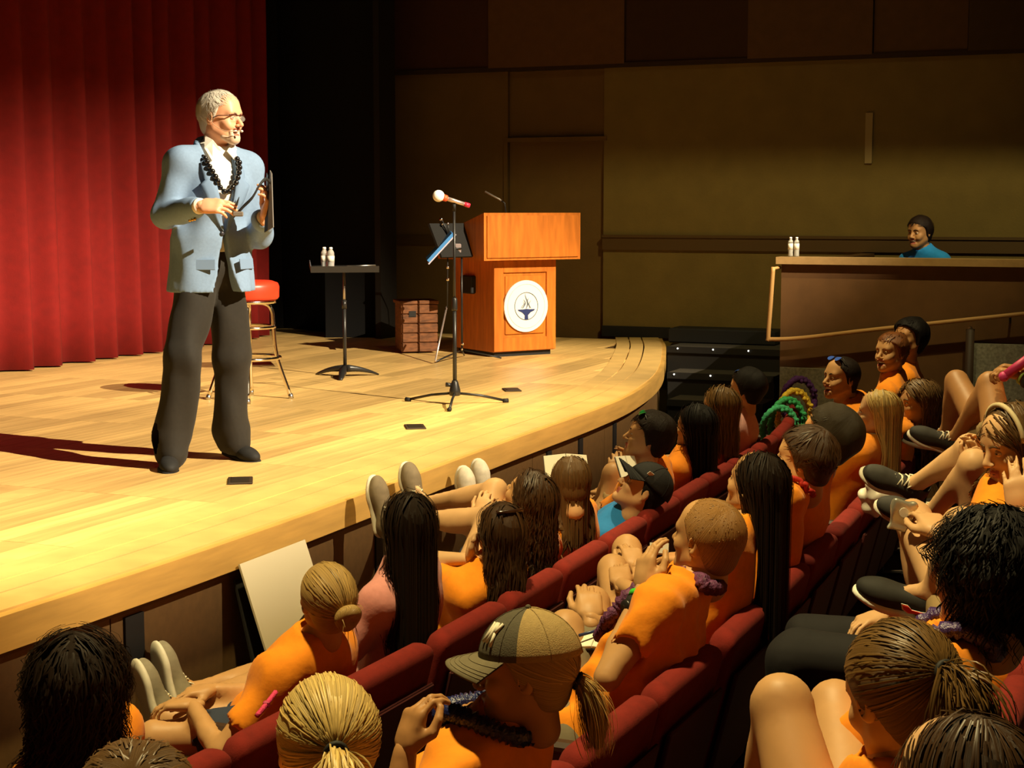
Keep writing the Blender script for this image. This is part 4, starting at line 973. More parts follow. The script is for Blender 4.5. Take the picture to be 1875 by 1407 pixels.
    if shirt:
        sp = np.array([N, H, *S.values(), *EL.values()]); fs = Field(sp.min(0) - .2, sp.max(0) + .14, res * .85)
        torso(fs, shirt_e)
        if standing is False: fs.cone(H - np.array([0, .02, .03]), H + np.array([0, .05, -.03]), .135 * g, .125 * g, k=.05, sq=((1, 0, 0), 1.25))
        for s in (-1, 1):
            e = S[s] + (EL[s] - S[s]) * sleeve; fs.cone(S[s] - Z * .004, e, (.046 + shirt_e) * g, (.041 + shirt_e) * g, k=.03)
            if sleeve < .95: fs.cone(e + (EL[s] - S[s]) * .17, EL[s] + (EL[s] - S[s]) * .1, .057 * g, .053 * g, k=.006, sub=True)
            else: fs.cone(EL[s], EL[s] + (WR[s] - EL[s]) * .9, .054 * g, .040, k=.02)
        fs.warp(folds(shirt_amp, 1.0, int(rng.integers(1000)), .6))
        if neckcut: fs.cone(N - Z * .02 - Y * .004, N + Z * .026, .068, .062, k=.025); fs.ell(N + Z * .072 + Y * .014, (.058, .066, .052), T3, k=.006, sub=True)
        if standing: fs.plane((0, 0, H[2] + .06), (0, 0, -1))
        v, q = fs.mesh(0); obj('shirt', v, q, mat('cloth_' + shirt[0], shirt[1], .85, var=.05, nscale=40, sheen=.1, bump=.45, bscale=13), root)
    if bottom:
        bp = np.array([H, *KN.values()] + ([*AN.values()] if bottom[0] == 'pants' else [])); fb = Field(bp.min(0) - .2, bp.max(0) + .2, res * .95)
        fb.ell(H, (.172 * g, .127 * g, .112), k=0)
        for s in (-1, 1):
            if bottom[0] == 'pants':
                fb.cone(hj[s], KN[s], .101 * g, .078 * g, k=.04); fb.cone(KN[s], AN[s] + (KN[s] - AN[s]) * .06, .077 * g, .066 * g, k=.03)
            else:
                kf = bottom[3] if len(bottom) > 3 else .68
                e = hj[s] + (KN[s] - hj[s]) * kf; fb.cone(hj[s], e, .100 * g, .088 * g, k=.04); fb.cone(e + (KN[s] - hj[s]) * .14, KN[s] + (KN[s] - hj[s]) * .2, .085 * g, .080 * g, k=.006, sub=True)
        fb.warp(folds(.006, .9, int(rng.integers(1000))))
        v, q = fb.mesh(0); obj('trousers' if bottom[0] == 'pants' else 'shorts', v, q, mat('cloth_' + bottom[1], bottom[2], .85, var=.06, nscale=40), root)
    if shoes:
        for s in (-1, 1):
            upv = unit(KN[s] - AN[s]) if (legs or {}).get(s) else np.array([0, 0, 1.])
            fd_ = FD[s] - upv * (FD[s] @ upv); out.setdefault('shoes', {})[s] = add_shoe(root, AN[s] - upv * .01, fd_, upv, shoes[1], shoes[0], laces=len(shoes) < 3, sole=shoes[2] if len(shoes) > 2 else None)
    HR = lambda m: (np.asarray(m[0]) * hs @ R.T + K, m[1])
    out['HR'] = HR
    if hstyle:
        st_ = dict(hstyle); nm = st_.pop('style'); stt = hs
        def collide(P):
            if fs is None: return P
            W = (P * hs) @ R.T + K; D = fs.D; n_ = fs.n
            for _ in range(3):
                i = np.clip(np.round((W - fs.o) / fs.h).astype(int), 1, n_ - 2); d = D[i[..., 0], i[..., 1], i[..., 2]]
                gx = np.stack([D[i[..., 0] + 1, i[..., 1], i[..., 2]] - D[i[..., 0] - 1, i[..., 1], i[..., 2]], D[i[..., 0], i[..., 1] + 1, i[..., 2]] - D[i[..., 0], i[..., 1] - 1, i[..., 2]], D[i[..., 0], i[..., 1], i[..., 2] + 1] - D[i[..., 0], i[..., 1], i[..., 2] - 1]], -1)
                gx /= np.linalg.norm(gx, axis=-1, keepdims=True) + 1e-6; W = W + gx * np.maximum(.010 - d, 0)[..., None]
            W[:, 1:-1] = .25 * W[:, :-2] + .5 * W[:, 1:-1] + .25 * W[:, 2:]
            return ((W - K) @ R) / hs
        ho = hair(nm, rng, R.T @ np.array([0, 0, -1.]), collide=collide if nm in ('long', 'curly', 'pony') else None, **st_); hairobj('hair', (*HR(ho[:2]), ho[2]), hcol, root)
    if hstyle and hstyle['style'] == 'pony':
        T_ = onscalp(np.array(hstyle.get('tie', (0, -.105, .045)))[None], .004)[0]; od_ = unit(T_ - SC0); Fz_ = frame_z(od_)
        obj('hair_tie', *HR(tube([T_ + od_ * .012 + Fz_ @ np.array([.017 * math.cos(a), .017 * math.sin(a), 0]) for a in np.linspace(0, 6.283, 16, endpoint=False)], .0055, 6, True)), M_BLACK, root)
    if eyes:
        for s in (-1, 1):
            v, f_ = HR(ball((s * .031, .0772, .002), .0118, 10, 8)); e = obj('eye', v, f_, M_EYE, root)
            v, f_ = HR(ball((s * .031, .0858, .002), (.0062, .0038, .0062), 8, 6)); obj('iris', v, f_, M_IRIS, e)
            P = [(s * .012, .094, .019), (s * .028, .0925, .024), (s * .046, .082, .019)]; v, f_ = HR(tube(catmull(P, 4), .0034, 5)); obj('eyebrow', v, f_, hairmat(*(brow or hcol)), root)
        v, f_ = HR(tube([(-.021, .0855, -.0645), (-.008, .0935, -.0648), (.008, .0935, -.0648), (.021, .0855, -.0645)], .0018, 4))
        if not smile: obj('mouth_line', v, f_, M_MOUTH, root)
        else:
            v, f_ = HR(tube([(-.022, .076, -.0585), (-.008, .0865, -.0590), (.008, .0865, -.0590), (.022, .076, -.0585)], .0062, 6)); obj('teeth', v, f_, M_TEETH, root)
            v, f_ = HR(ball((0, .070, -.066), (.024, .012, .010), 10, 6)); obj('mouth_inside', v, f_, M_MOUTH, root)
    out['fs'] = fs
    return out
# ------------------------------------------------------------------ wearables
def sunglasses(d, col, key, on_head=True, frame=None):
    R_ = rotx(math.radians(52)) if on_head else np.eye(3); o_ = np.array([0, .052, .108]) if on_head else np.array([0, .086, .004])
    fm = mat('frame_' + key, frame or (.02, .02, .02), .35); root = d['root']; prt = None
    def pl(m): return d['HR'](xf(m, R_, o_))
    v, f = pl(join(tube(catmull([(-.062, 0, .008), (-.03, .008, .012), (0, .011, .008), (.03, .008, .012), (.062, 0, .008)], 4), .0028, 6)))
    prt = obj('sunglasses' if on_head else 'glasses', v, f, fm, root)
    for s in (-1, 1):
        L_ = [(s * .032 + (.024 if on_head else .022) * math.cos(a), .009 + .002 * math.cos(2 * a), -.006 + (.019 if on_head else .0135) * math.sin(a)) for a in np.linspace(0, 2 * math.pi, 20, endpoint=False)]
        v = np.array(L_ + [(x, y + .0025, z) for x, y, z in L_]); f = [tuple(range(19, -1, -1)), tuple(range(20, 40))] + [(i, (i + 1) % 20, 20 + (i + 1) % 20, 20 + i) for i in range(20)]
        obj('lens', *pl((v, f)), mat('lens_' + key, col, .15, spec=.8), prt, smooth=False)
        obj('temple', *pl(tube([(s * .062, 0, .006), (s * .074, -.05, .004), (s * .079, -.095, -.012)], .0022, 5)), fm, prt)
    return prt
def cap_hat(d, front, back, brim, key, letters=None, tilt=0.0, zr=.040):
    HR, root = d['HR'], d['root']; SRc = SR + .017; Rt = rotx(tilt); n, m = 40, 10
    def pt(a, b, e=0.0):                              # a azimuth from the front, b 0 rim to 1 top
        z0 = (zr - SC0[2]) / SRc[2]; th = math.asin(np.clip(z0, -1, 1)) * (1 - b) + math.pi / 2 * b
        q = SC0 + (SRc + e) * np.array([math.sin(a) * math.cos(th), math.cos(a) * math.cos(th), math.sin(th) * 1.06]); return Rt @ (q - SC0) + SC0
    V = [pt(2 * math.pi * i / n, j / m) for j in range(m + 1) for i in range(n)]
    V += [pt(2 * math.pi * i / n, j / m, -.004) for j in range(m + 1) for i in range(n)]; o2 = n * (m + 1)
    def faces(sel):
        Fq = []
        for j in range(m):
            for i in range(n):
                a = 2 * math.pi * (i + .5) / n; fr = math.cos(a) > .12
                if fr == sel:
                    k = (i + 1) % n; Fq.append((j * n + k, j * n + i, (j + 1) * n + i, (j + 1) * n + k)); Fq.append((o2 + j * n + i, o2 + j * n + k, o2 + (j + 1) * n + k, o2 + (j + 1) * n + i))
                    if j == 0: Fq.append((i, k, o2 + k, o2 + i))
        return Fq
    mf = mat('cap_front_' + key, front, .85, var=.08, nscale=60, bump=.2, bscale=300); mbk = mat('cap_back_' + key, back, .85, var=.08, nscale=80, bump=.3, bscale=400); mbr = mat('cap_brim_' + key, brim, .85, var=.08, nscale=60)
    hat = empty('cap'); hat.parent = root; hat.location = tuple(map(float, d['K']))
    loc = lambda mm: (np.asarray(HR(mm)[0]) - d['K'], mm[1])
    obj('front_panel', *loc((np.array(V), faces(True))), mf, hat); obj('back_panel', *loc((np.array(V), faces(False))), mbk, hat)
    for a in (0, math.pi / 3, -math.pi / 3, 2 * math.pi / 3, -2 * math.pi / 3, math.pi): obj('seam', *loc(tube([pt(a, b, .0006) for b in np.linspace(0, 1, 10)], .0013, 5)), mbk if abs(a) > 1.3 else mf, hat)
    obj('button', *loc(ball(pt(0, 1, .001), .007, 8, 6)), mf, hat)
    Vb, Fb = [], []; na, nr = 22, 7
    for lay in (0, -.004):
        for i in range(na + 1):
            a = (i / na - .5) * 2.3; p = pt(a, 0); fw = Rt @ np.array([math.sin(a) * .35, 1, 0])
            for j in range(nr + 1): t = j / nr; ext = .074 * math.cos(a * .62) ** .7 * t; q = p + unit(fw) * ext; q = q + Rt @ np.array([0, 0, -.9 * (a / 1.15) ** 2 * .030 * t - .012 * t + lay]); Vb.append(q)
    N1 = (na + 1) * (nr + 1)
    for i in range(na):
        for j in range(nr):
            q = i * (nr + 1) + j; Fb.append((q, q + 1, q + nr + 2, q + nr + 1)); Fb.append((N1 + q + nr + 1, N1 + q + nr + 2, N1 + q + 1, N1 + q))
        e = i * (nr + 1) + nr; Fb.append((e, N1 + e, N1 + e + nr + 1, e + nr + 1))
    obj('brim', *loc((np.array(Vb), Fb)), mbr, hat)
    for t in (.30, .5, .7, .9):
        j = int(round(t * nr)); obj('stitching', *loc(tube([np.array(Vb[i * (nr + 1) + j]) + np.array([0, 0, .0008]) for i in range(na + 1)], .0009, 4)), mat('stitch_' + key, tuple(min(1, c * 1.25) for c in brim), .8), hat)
    if letters:
        ml = mat('cap_letters', (.72, .66, .52), .6)
        for poly in letters: obj('emblem_stroke', *loc(tube([pt(a, b, .003) for a, b in poly], .0036, 6)), ml, hat)
    return hat
def ring_on(d, a, b, t, r, wd, m, name, flat_=1.0):   # band around a limb
    a, b = np.asarray(a), np.asarray(b); c = a + (b - a) * t; Rr = frame_z(b - a)
    V, Fq = [], []; n = 20
    for k, (rr, z) in enumerate(((r, -wd / 2), (r + .004, -wd / 2), (r + .004, wd / 2), (r, wd / 2))):
        for i in range(n): q = 2 * math.pi * i / n; V.append(c + Rr @ np.array([rr * math.cos(q), rr * math.sin(q), z]))
    for k in range(4):
        for i in range(n): j = (i + 1) % n; k2 = (k + 1) % 4; Fq.append((k * n + i, k * n + j, k2 * n + j, k2 * n + i))
    return obj(name, V, Fq, m, d['root'])
def neck_lei(d, m, r=.018, drop=.22, name='lei', wide=.085, bumpy=.25):
    N, T = d['N'], d['T3']; P = []
    for k in range(40):
        a = 2 * math.pi * k / 40; x = wide * math.sin(a); y = -.075 + (.19 * (1 - math.cos(a)) / 2); z = .055 - drop * max(0, (1 - math.cos(a)) / 2) ** 1.3
        P.append(N + T @ np.array([x, y, z]))
    P = np.array(P); fs = d['fs']
    if fs is not None:
        for _ in range(4):
            i = np.clip(np.round((P - fs.o) / fs.h).astype(int), 1, fs.n - 2); D = fs.D; dd = D[i[:, 0], i[:, 1], i[:, 2]]
            g = np.stack([D[i[:, 0] + 1, i[:, 1], i[:, 2]] - D[i[:, 0] - 1, i[:, 1], i[:, 2]], D[i[:, 0], i[:, 1] + 1, i[:, 2]] - D[i[:, 0], i[:, 1] - 1, i[:, 2]], D[i[:, 0], i[:, 1], i[:, 2] + 1] - D[i[:, 0], i[:, 1], i[:, 2] - 1]], -1)
            g /= np.linalg.norm(g, axis=1, keepdims=True) + 1e-6; P = P + g * np.maximum(r * .8 - dd, 0)[:, None]
    Pf = np.concatenate([P, P[:1]]); Pf = catmull(Pf, 4)[:-1]; rr = r * (1 + bumpy * np.sin(np.arange(len(Pf)) * 2.4))
    return obj(name, *tube(Pf, rr, 8, True), m, d['root'])

# ------------------------------------------------------------------ seats and audience
ME_SOW = meshdata('sole', *SH_SO, True, None, [mat('sole_white', (.72, .74, .66), .5)])
ME_SOB = meshdata('sole', *SH_SO, True, None, [M_BLACK])
SPK = np.array([-1.42, 7.57, 2.55])
ROWN = {1: 'front row', 2: 'second row', 3: 'third row'}
for row in (1, 2, 3):
    a, b = RANGE[row]
    for k in range(a, b + 1): SEATS[(row, k)] = seat(row, seat_s(row, k), 'red upholstered theatre seat')
OCC = {}
def short(label):
    for c in (' and raised', ' in an ', ' in the ', ' in profile', ' in front', ' seen', ' beside', ' by the', ' behind', ' at the', ' writing', ' resting', ' holding', ' looking', ' mostly', ' leaning', ' with blue', ' and blue', ' covering', ', watch', ' on their', ' on dark', ' and feet', ' and a red', ' and green', ' and black'):
        i = label.find(c)
        if i > 12: label = label[:i]
    return label
def aud(label, px, py, z, row, k, look=None, fwd=.27, dep=None, **kw):
    head = ond(px, py, dep) if dep else onz(px, py, z)
    p, t, n = edge(seat_s(row, k), ROWS[row] - fwd)
    fl = floor_z(ROWS[row] - .15); dp = head[1]
    kw.setdefault('res',   .0135 if dp < 3.6 else .0170 if dp < 6 else .0205); kw.setdefault('hres', .0056 if dp < 5.5 else .0072)
    if 'hstyle' in kw: kw['hstyle'].setdefault('dens', 1.0 if dp < 3.6 else .65 if dp < 5.6 else .4); kw['hstyle'].setdefault('rs', 1.0 if dp < 3.6 else 1.25 if dp < 5.6 else 1.7)
    if px > 1890: kw['hstyle']['dens'] = .3; kw['res'] = .0155; kw['hres'] = .007
    OCC[(row, k)] = short(label)
    d = person(label, head, -n, fl, hip=p, look=SPK if look is None else look, group='audience members in the %s' % ROWN[row], **kw)
    return d
OR = ('orange', (.86, .27, .006)); PINK = ('pink', (.62, .26, .24)); BLUE = ('blue', (.015, .20, .55))
DK = ('darkbrown', (.012, .006, .003)); BLK = ('black', (.006, .0045, .004)); BR = ('brown', (.045, .021, .008)); LB = ('lightbrown', (.10, .052, .018)); BLO = ('blonde', (.60, .42, .14)); DBLO = ('darkblonde', (.38, .24, .08)); RED = ('redblonde', (.30, .15, .045))
G_ = np.array
# --- front row
aud('person with thick dark curly hair in the front row nearest the camera', 143, 1262, 1.10, 1, -2, sex='f', skin=1, hstyle=dict(style='curly', L=.22, t=.044, wav=.020, n=1530), hcol=DK, shirt=OR)
d = aud('person with a blonde bun in an orange shirt writing in front of the poster board', 598, 1100, 1.04, 1, 0, look=G_((-1.6, 6.6, 1.5)), fwd=.36, sex='f', skin=1, hstyle=dict(style='bun', tie=(0.015, -.10, .005), n=1190), hcol=DBLO, shirt=OR,
        legs={1: (ond(308, 1322, 4.95), ond(262, 1480, 4.92)), -1: (ond(283, 1352, 4.80), ond(240, 1515, 4.76))}, bottom=('shorts', 'denim', (.03, .04, .07), .5), shoes=('grey', (.20, .18, .14)))
Kc = d['K']; R_ = d['R']; a = Kc + R_ @ G_((-.012, .088, -.064)); b = d['L'](ond(516, 1184, 5.05))
obj('pen', *tube([a, a + (b - a) * .92, b], [.0045, .0045, .001], 8), mat('pen_dark', (.03, .025, .02), .4), d['root'])
d = aud('person with long straight dark hair in a pink shirt by the poster board', 745, 964, 1.174, 1, 1, sex='f', skin=1, hstyle=dict(style='long', L=.44, t=.022, n=1900), hcol=DK, shirt=PINK,
        legs={-1: (ond(478, 1250, 5.42), ond(322, 1300, 5.20), (-.45, .2, .9)), 1: (ond(500, 1228, 5.58), ond(352, 1268, 5.36), (-.42, .2, .9))}, bottom=('shorts', 'denim', (.03, .04, .07), .5), shoes=('greycanvas', (.23, .20, .14)))
dE = aud('person with brown hair in a claw clip resting their feet on the stage lip', 915, 975, 1.05, 1, 2, look=G_((-1.0, 7.6, 2.0)), sex='f', skin=0, hstyle=dict(style='long', L=.26, t=.016, wav=.010, n=1360), hcol=BR, shirt=OR,
    legs={-1: (ond(898, 948, 6.20), ond(722, 956, 6.52), (-.18, .1, 1)), 1: (ond(905, 900, 6.42), ond(775, 925, 6.86), (-.12, .1, 1))}, bottom=('shorts', 'denim', (.03, .04, .07), .5), shoes=('taupe', (.17, .13, .08)),
    arms={-1: dict(w=ond(862, 1025, 5.80), f=(.15, .1, .9), p=(.6, -.2, .2), curl=(.7, .8, .8, .8), pole=(-.5, -.3, -.8))})
CL = bpy.data.objects[-1] if False else None
dF = aud('person with curly brown hair and feet up beside the claw clip hair', 967, 915, 1.077, 1, 3, sex='f', skin=1, hstyle=dict(style='curly', L=.24, t=.022, wav=.012, n=1360), hcol=BR, shirt=OR,
    legs={-1: (ond(985, 935, 6.75), ond(868, 930, 7.45), (-.12, .1, 1)), 1: (ond(1000, 915, 6.95), ond(895, 915, 7.60), (-.12, .1, 1))}, bottom=('shorts', 'denim', (.03, .04, .07), .5), shoes=('white', (.62, .56, .44)))
bk = ond(1038, 856, 7.2)
dG = aud('person with light brown hair writing in a white notebook in the front row', 1046, 888, 1.05, 1, 4, look=bk + G_((-.1, .1, -.15)), sex='f', skin=0, hstyle=dict(style='long', L=.26, t=.014, n=1190), hcol=LB, shirt=OR,
    arms={-1: dict(w=ond(1022, 890, 7.05), f=(0, .3, .8), p=(1, .1, 0), curl=(.5, .6, .6, .6))})
dH = aud('person in a black cap and blue shirt looking up from the front row', 1176, 898, .936, 1, 5, look=G_((-1.2, 7.2, 2.4)), sex='m', skin=0, hstyle=dict(style='crew', t=.004, n=850), hcol=BLK, shirt=BLUE)
cap_hat(dH, (.010, .010, .011), (.008, .008, .009), (.010, .010, .011), 'black', tilt=.12)
q = [(-.34, .20), (-.34, .34), (-.12, .36), (-.12, .22)]
dI = aud('person with tousled dark hair and green sunglasses on their head in profile', 1186, 802, 1.10, 1, 6, look=G_((-1.5, 8.0, 1.75)), sex='m', skin=1, hstyle=dict(style='mop', t=.014, n=1105), hcol=DK, shirt=OR,
    legs={-1: (ond(1122, 868, 8.0), ond(1085, 960, 8.15)), 1: (ond(1150, 860, 8.2), ond(1100, 950, 8.3))})
sunglasses(dI, (.01, .22, .05), 'green')
dJ = aud('person with long black hair in an orange shirt beside the green sunglasses', 1272, 785, 1.07, 1, 7, sex='f', skin=1, hstyle=dict(style='long', L=.26, t=.028, n=1700), hcol=BLK, shirt=OR, look=ond(1272, 785, 8.4) + G_((-.8, .6, .12)))
dK = aud('person with highlighted brown hair in the front row before the steps', 1318, 748, 1.12, 1, 8, sex='f', skin=1, hstyle=dict(style='long', L=.24, t=.022, wav=.006, n=1400), hcol=('highlights', (.12, .065, .02)), shirt=OR, look=ond(1318, 748, 8.9) + G_((-.8, .6, .12)))
dL = aud('person in a pale pink shirt with blue sunglasses on dark hair by the steps', 1366, 714, 1.16, 1, 9, sex='f', skin=1, look=ond(1366, 714, 9.4) + G_((-.85, .5, .1)), hstyle=dict(style='short', t=.016, n=1500), hcol=BLK, shirt=('palepink', (.66, .36, .34)))
sunglasses(dL, (.05, .12, .55), 'blue')
# claw clip
# --- second row
aud('person with cropped light hair at the bottom left of the second row', 250, 1520, 1.45, 2, -5, sex='m', skin=1, hstyle=dict(style='short', t=.010, n=1020), hcol=LB, dep=2.13)
dM = aud('person with a bright blonde ponytail seen from behind', 600, 1366, 1.355, 2, -4, sex='f', skin=0, hstyle=dict(style='pony', L=.24, tie=(0, -.105, .055), n=1870), hcol=BLO, hres=.0045, res=.0125)
dN = aud('person in an olive and tan trucker cap holding hands to their face', 962, 1232, 1.26, 2, -2, look=G_((-3.2, 3.75, 1.2)), roll=.05, sex='f', skin=2, hstyle=dict(style='pony', L=.20, tie=(0, -.115, -.015), n=850), hcol=DBLO, hres=.0042, res=.011, dep=3.3,
    arms={-1: dict(w=ond(742, 1375, 3.12), f=(.25, .25, .9), p=(.8, .55, .2), curl=(.55, .6, .75, .9), thumb=.5, pole=(-.2, -.4, -.9)), 1: dict(w=ond(905, 1345, 3.36), f=(-.75, .1, .5), p=(-.2, .5, -.6), curl=(.6, .8, .9, 1.0), thumb=.5, pole=(.5, .2, -.9))})
cap_hat(dN, (.085, .072, .045), (.36, .25, .10), (.14, .115, .065), 'olive', tilt=-.04, zr=.042,
        letters=[[(a - .42, b) for a, b in p_] for p_ in ([(-.20, .22), (-.20, .52)], [(-.20, .52), (-.04, .22)], [(-.04, .22), (-.04, .52)], [(-.46, .52), (-.36, .37)], [(-.26, .52), (-.36, .37)], [(-.36, .37), (-.36, .18)])])
neck_lei(dN, mat('lei_navy', (.012, .018, .10), .25, spec=.8, bump=.5, bscale=160), .019, .12, 'lei')
ring_on(dN, dN['EL'][1], dN['WR'][1], .97, .030, .012, M_BLACK, 'hair_tie')
dO = aud('person with short red-blond hair, watch and purple lei holding a paper to their mouth', 1296, 990, 1.27, 2, 0, sex='m', skin=1, hstyle=dict(style='crew', t=.006, n=1530), hcol=RED, hres=.0042, res=.0115, look=G_((-1.6, 6.6, 1.9)), eyes=True, sleeve=.45,
    arms={-1: dict(e=ond(1112, 1242, 4.30), w=ond(1178, 1078, 4.48), f=(.10, .25, .75), p=(.75, .5, .1), curl=(.35, .4, .5, .6), thumb=.5)},
    legs={-1: (ond(1035, 1153, 4.72), ond(985, 1290, 4.80)), 1: (ond(1085, 1108, 4.98), ond(1030, 1230, 5.05))}, bottom=('shorts', 'greykhaki', (.20, .165, .10), .74))
ring_on(dO, dO['EL'][-1], dO['WR'][-1], .90, .029, .016, mat('band_green', (.06, .50, .04), .5), 'wristband')
wt = ring_on(dO, dO['EL'][-1], dO['WR'][-1], .80, .031, .026, M_BLACK, 'watch')
c_ = dO['EL'][-1] + (dO['WR'][-1] - dO['EL'][-1]) * .80; 
for s_ in (0,):
    cd = unit(dO['Rw'].T @ (G_((0, 0, CZ)) - (dO['Rw'] @ c_ + G_(dO['root'].location)))); v, f = xf(lathe([(.020, -.006), (.022, 0), (.020, .007)], 18), frame_z(cd * .55 + dO['Rw'].T @ G_((-.8, 0, -.1))), c_ + unit(cd * .55 + dO['Rw'].T @ G_((-.8, 0, -.1))) * .034); obj('watch_case', v, f, M_BLACKG, wt)
neck_lei(dO, mat('lei_purple', (.13, .035, .10), .6, var=.4, nscale=90, bump=.6, bscale=120), .020, .30, 'lei', .075)
dQ = aud('person with long dark brown hair in an orange shirt beside the red-blond person', 1385, 893, 1.326, 2, 1, sex='f', skin=1, hstyle=dict(style='long', L=.46, t=.016, n=1700), hcol=DK, res=.0125,
    legs={-1: (ond(1122, 1045, 5.42), ond(1100, 1180, 5.5)), 1: (ond(1148, 1008, 5.66), ond(1120, 1150, 5.72))}, bottom=('shorts', 'denim', (.03, .04, .07), .5))
dR = aud('person with short brown hair and a red collar in the middle of the second row', 1474, 842, 1.31, 2, 2, sex='m', skin=1, hstyle=dict(style='mop', t=.012, n=1275), hcol=BR, look=G_((-1.7, 7.4, 1.8)))
neck_lei(dR, mat('lanyard_red', (.40, .02, .012), .7), .010, .2, 'lanyard', .075, 0)
dS = aud('person with a dark rounded haircut behind the short brown hair', 1514, 802, 1.34, 2, 3, sex='m', skin=2, hstyle=dict(style='short', t=.016, n=1020), hcol=('olivebrown', (.020, .013, .005)), shirt=OR)
dU = aud('person with long straight blonde hair in profile in the second row', 1608, 760, 1.25, 2, 6, look=G_((-1.5, 8.6, 1.75)), sex='f', skin=0, hstyle=dict(style='long', L=.36, t=.014, n=1700), hcol=BLO, hres=.0045, dep=7.6)
dV = aud('person with wavy light brown hair behind the long blonde hair', 1680, 742, 1.2, 2, 7, look=G_((-.5, 7.6, 1.6)), sex='f', skin=1, hstyle=dict(style='curly', L=.34, t=.028, wav=.018, n=1900), hcol=('wavybrown', (.16, .09, .035)), dep=8.25)
dT = aud('smiling person with cropped hair and blue sunglasses on top leaning forward', 1540, 694, 1.23, 2, 9, look=G_((-1.6, 7.4, 1.75)), sex='m', skin=1, hstyle=dict(style='crew', t=.008, n=1190), hcol=DK, hres=.004, smile=True, dep=9.1)
sunglasses(dT, (.05, .10, .50), 'blue')
dW = aud('smiling person with red hair beside the wall at the row end', 1632, 646, 1.36, 2, 10, look=G_((-1.6, 7.0, 1.7)), sex='m', skin=1, hstyle=dict(style='short', t=.012, n=1020), hcol=('red', (.16, .055, .015)), hres=.0045, smile=True, dep=9.75)
dX = aud('person with thick black hair behind the red-haired person', 1664, 622, 1.39, 2, 11, sex='m', skin=2, hstyle=dict(style='mop', t=.026, n=1020), hcol=BLK, dep=10.3)
# --- third row
dA = aud('person with thick black curly hair at the right edge of the third row', 1808, 1062, 1.53, 3, 0, dep=3.0, sex='m', skin=2, hstyle=dict(style='curly', L=.0, t=.030, wav=.010, n=1530), hcol=BLK, hres=.0045, res=.0125, look=G_((-1.7, 7.0, 1.9)), lap=True, bottom=('pants', 'blackpants', (.012, .011, .012)))  # trousers coloured near black in place of the shade between rows
neck_lei(dA, mat('lei_violet', (.06, .03, .14), .3, spec=.7, bump=.5, bscale=160), .018, .15, 'lei')
dB = aud('person with a brown ponytail and raised bare knee in the third row', 1650, 1278, 1.50, 3, -1, dep=2.45, look=ond(1650, 1278, 2.45) + G_((-.40, .90, -.30)), sex='f', skin=1, hstyle=dict(style='pony', L=.26, tie=(0, -.110, .035), n=1870), hcol=('goldbrown', (.13, .068, .018)), hres=.0042, res=.0115, fwd=.03, hipz=.72,
    arms={-1: dict(w=ond(1430, 1560, 2.55)), 1: dict(w=ond(1520, 1560, 2.8))}, legs={-1: (ond(1432, 1296, 2.66), ond(1380, 1560, 2.80)), 1: (ond(1530, 1300, 3.0), ond(1500, 1520, 3.1))}, bottom=('shorts', 'denim', (.03, .04, .07), .45))
dC = aud('person with loose dark hair at the bottom right corner of the picture', 1770, 1475, 1.52, 3, -2, dep=2.0, sex='f', skin=0, hstyle=dict(style='long', L=.20, t=.012, n=1360), hcol=BR, hres=.0045, res=.0125, look=G_((-2.0, 6.0, 1.5)))
dZL = aud('person with a crossed leg and black running shoe mostly outside the right edge', 1990, 860, 1.5, 3, 2, dep=3.95, sex='m', skin=0, hstyle=dict(style='short', t=.012, n=510), hcol=BR,
    fwd=.08, hipz=.70, legs={-1: (ond(1760, 968, 4.20), ond(1708, 1085, 4.30), (-.9, .25, .34)), 1: (ond(1672, 950, 4.70), ond(1705, 1210, 4.62), (-.9, .35, 0))}, shoes=('blackmesh', (.018, .017, .015), ME_SOW), bottom=('shorts', 'khaki', (.32, .22, .10), .4))
dZ = aud('person with a cream headband covering their face with a hand', 1858, 815, 1.55, 3, 3, dep=4.5, sex='f', skin=0, hstyle=dict(style='long', L=.30, t=.014, n=1360, front=.046), hcol=LB, look=G_((-1.2, 3.6, .9)), lap=True, bottom=('pants', 'blackpants', (.012, .011, .012)),  # near-black trousers stand in for the dark gap between rows
    arms={-1: dict(w=ond(1868, 935, 4.30), f=(-.1, .2, .9), p=(.2, .9, .2), curl=(.25, .3, .3, .4))})
v, f = dZ['HR'](tube([(.088 * math.sin(a), .028, .03 + .102 * math.cos(a)) for a in np.linspace(-1.6, 1.6, 20)], .008, 6)); obj('headband', v, f, mat('headband_cream', (.55, .46, .28), .7), dZ['root'])
dZ2 = aud('person with drawn-up pale knees mostly outside the right edge', 2030, 690, 1.62, 3, 5, dep=5.6, sex='f', skin=0, hipz=.62, hstyle=dict(style='long', L=.2, t=.012, n=510), hcol=BR, bottom=('shorts', 'denim', (.03, .04, .07), .4),
    legs={-1: (ond(1782, 850, 5.50), ond(1712, 935, 5.75)), 1: (ond(1775, 822, 5.75), ond(1680, 885, 6.0))})
dY = aud('person in khaki shorts holding a pink stick mostly outside the right edge', 2040, 590, 1.7, 3, 7, dep=6.9, sex='m', skin=2, hipz=.70, hstyle=dict(style='short', t=.012, n=510), hcol=BR, bottom=('shorts', 'khaki', (.36, .25, .09), .55),
    legs={-1: (ond(1812, 705, 6.95), ond(1752, 800, 7.15)), 1: (ond(1752, 700, 7.45), ond(1735, 790, 7.5))},
    arms={-1: dict(w=ond(1868, 688, 6.75), f=(-.8, .2, .2), p=(0, 0, -1), curl=(.9, .9, .9, .9)), 1: dict(w=ond(1872, 680, 7.2), f=(-.8, .2, .2), p=(0, 0, -1), curl=(.9, .9, .9, .9))})
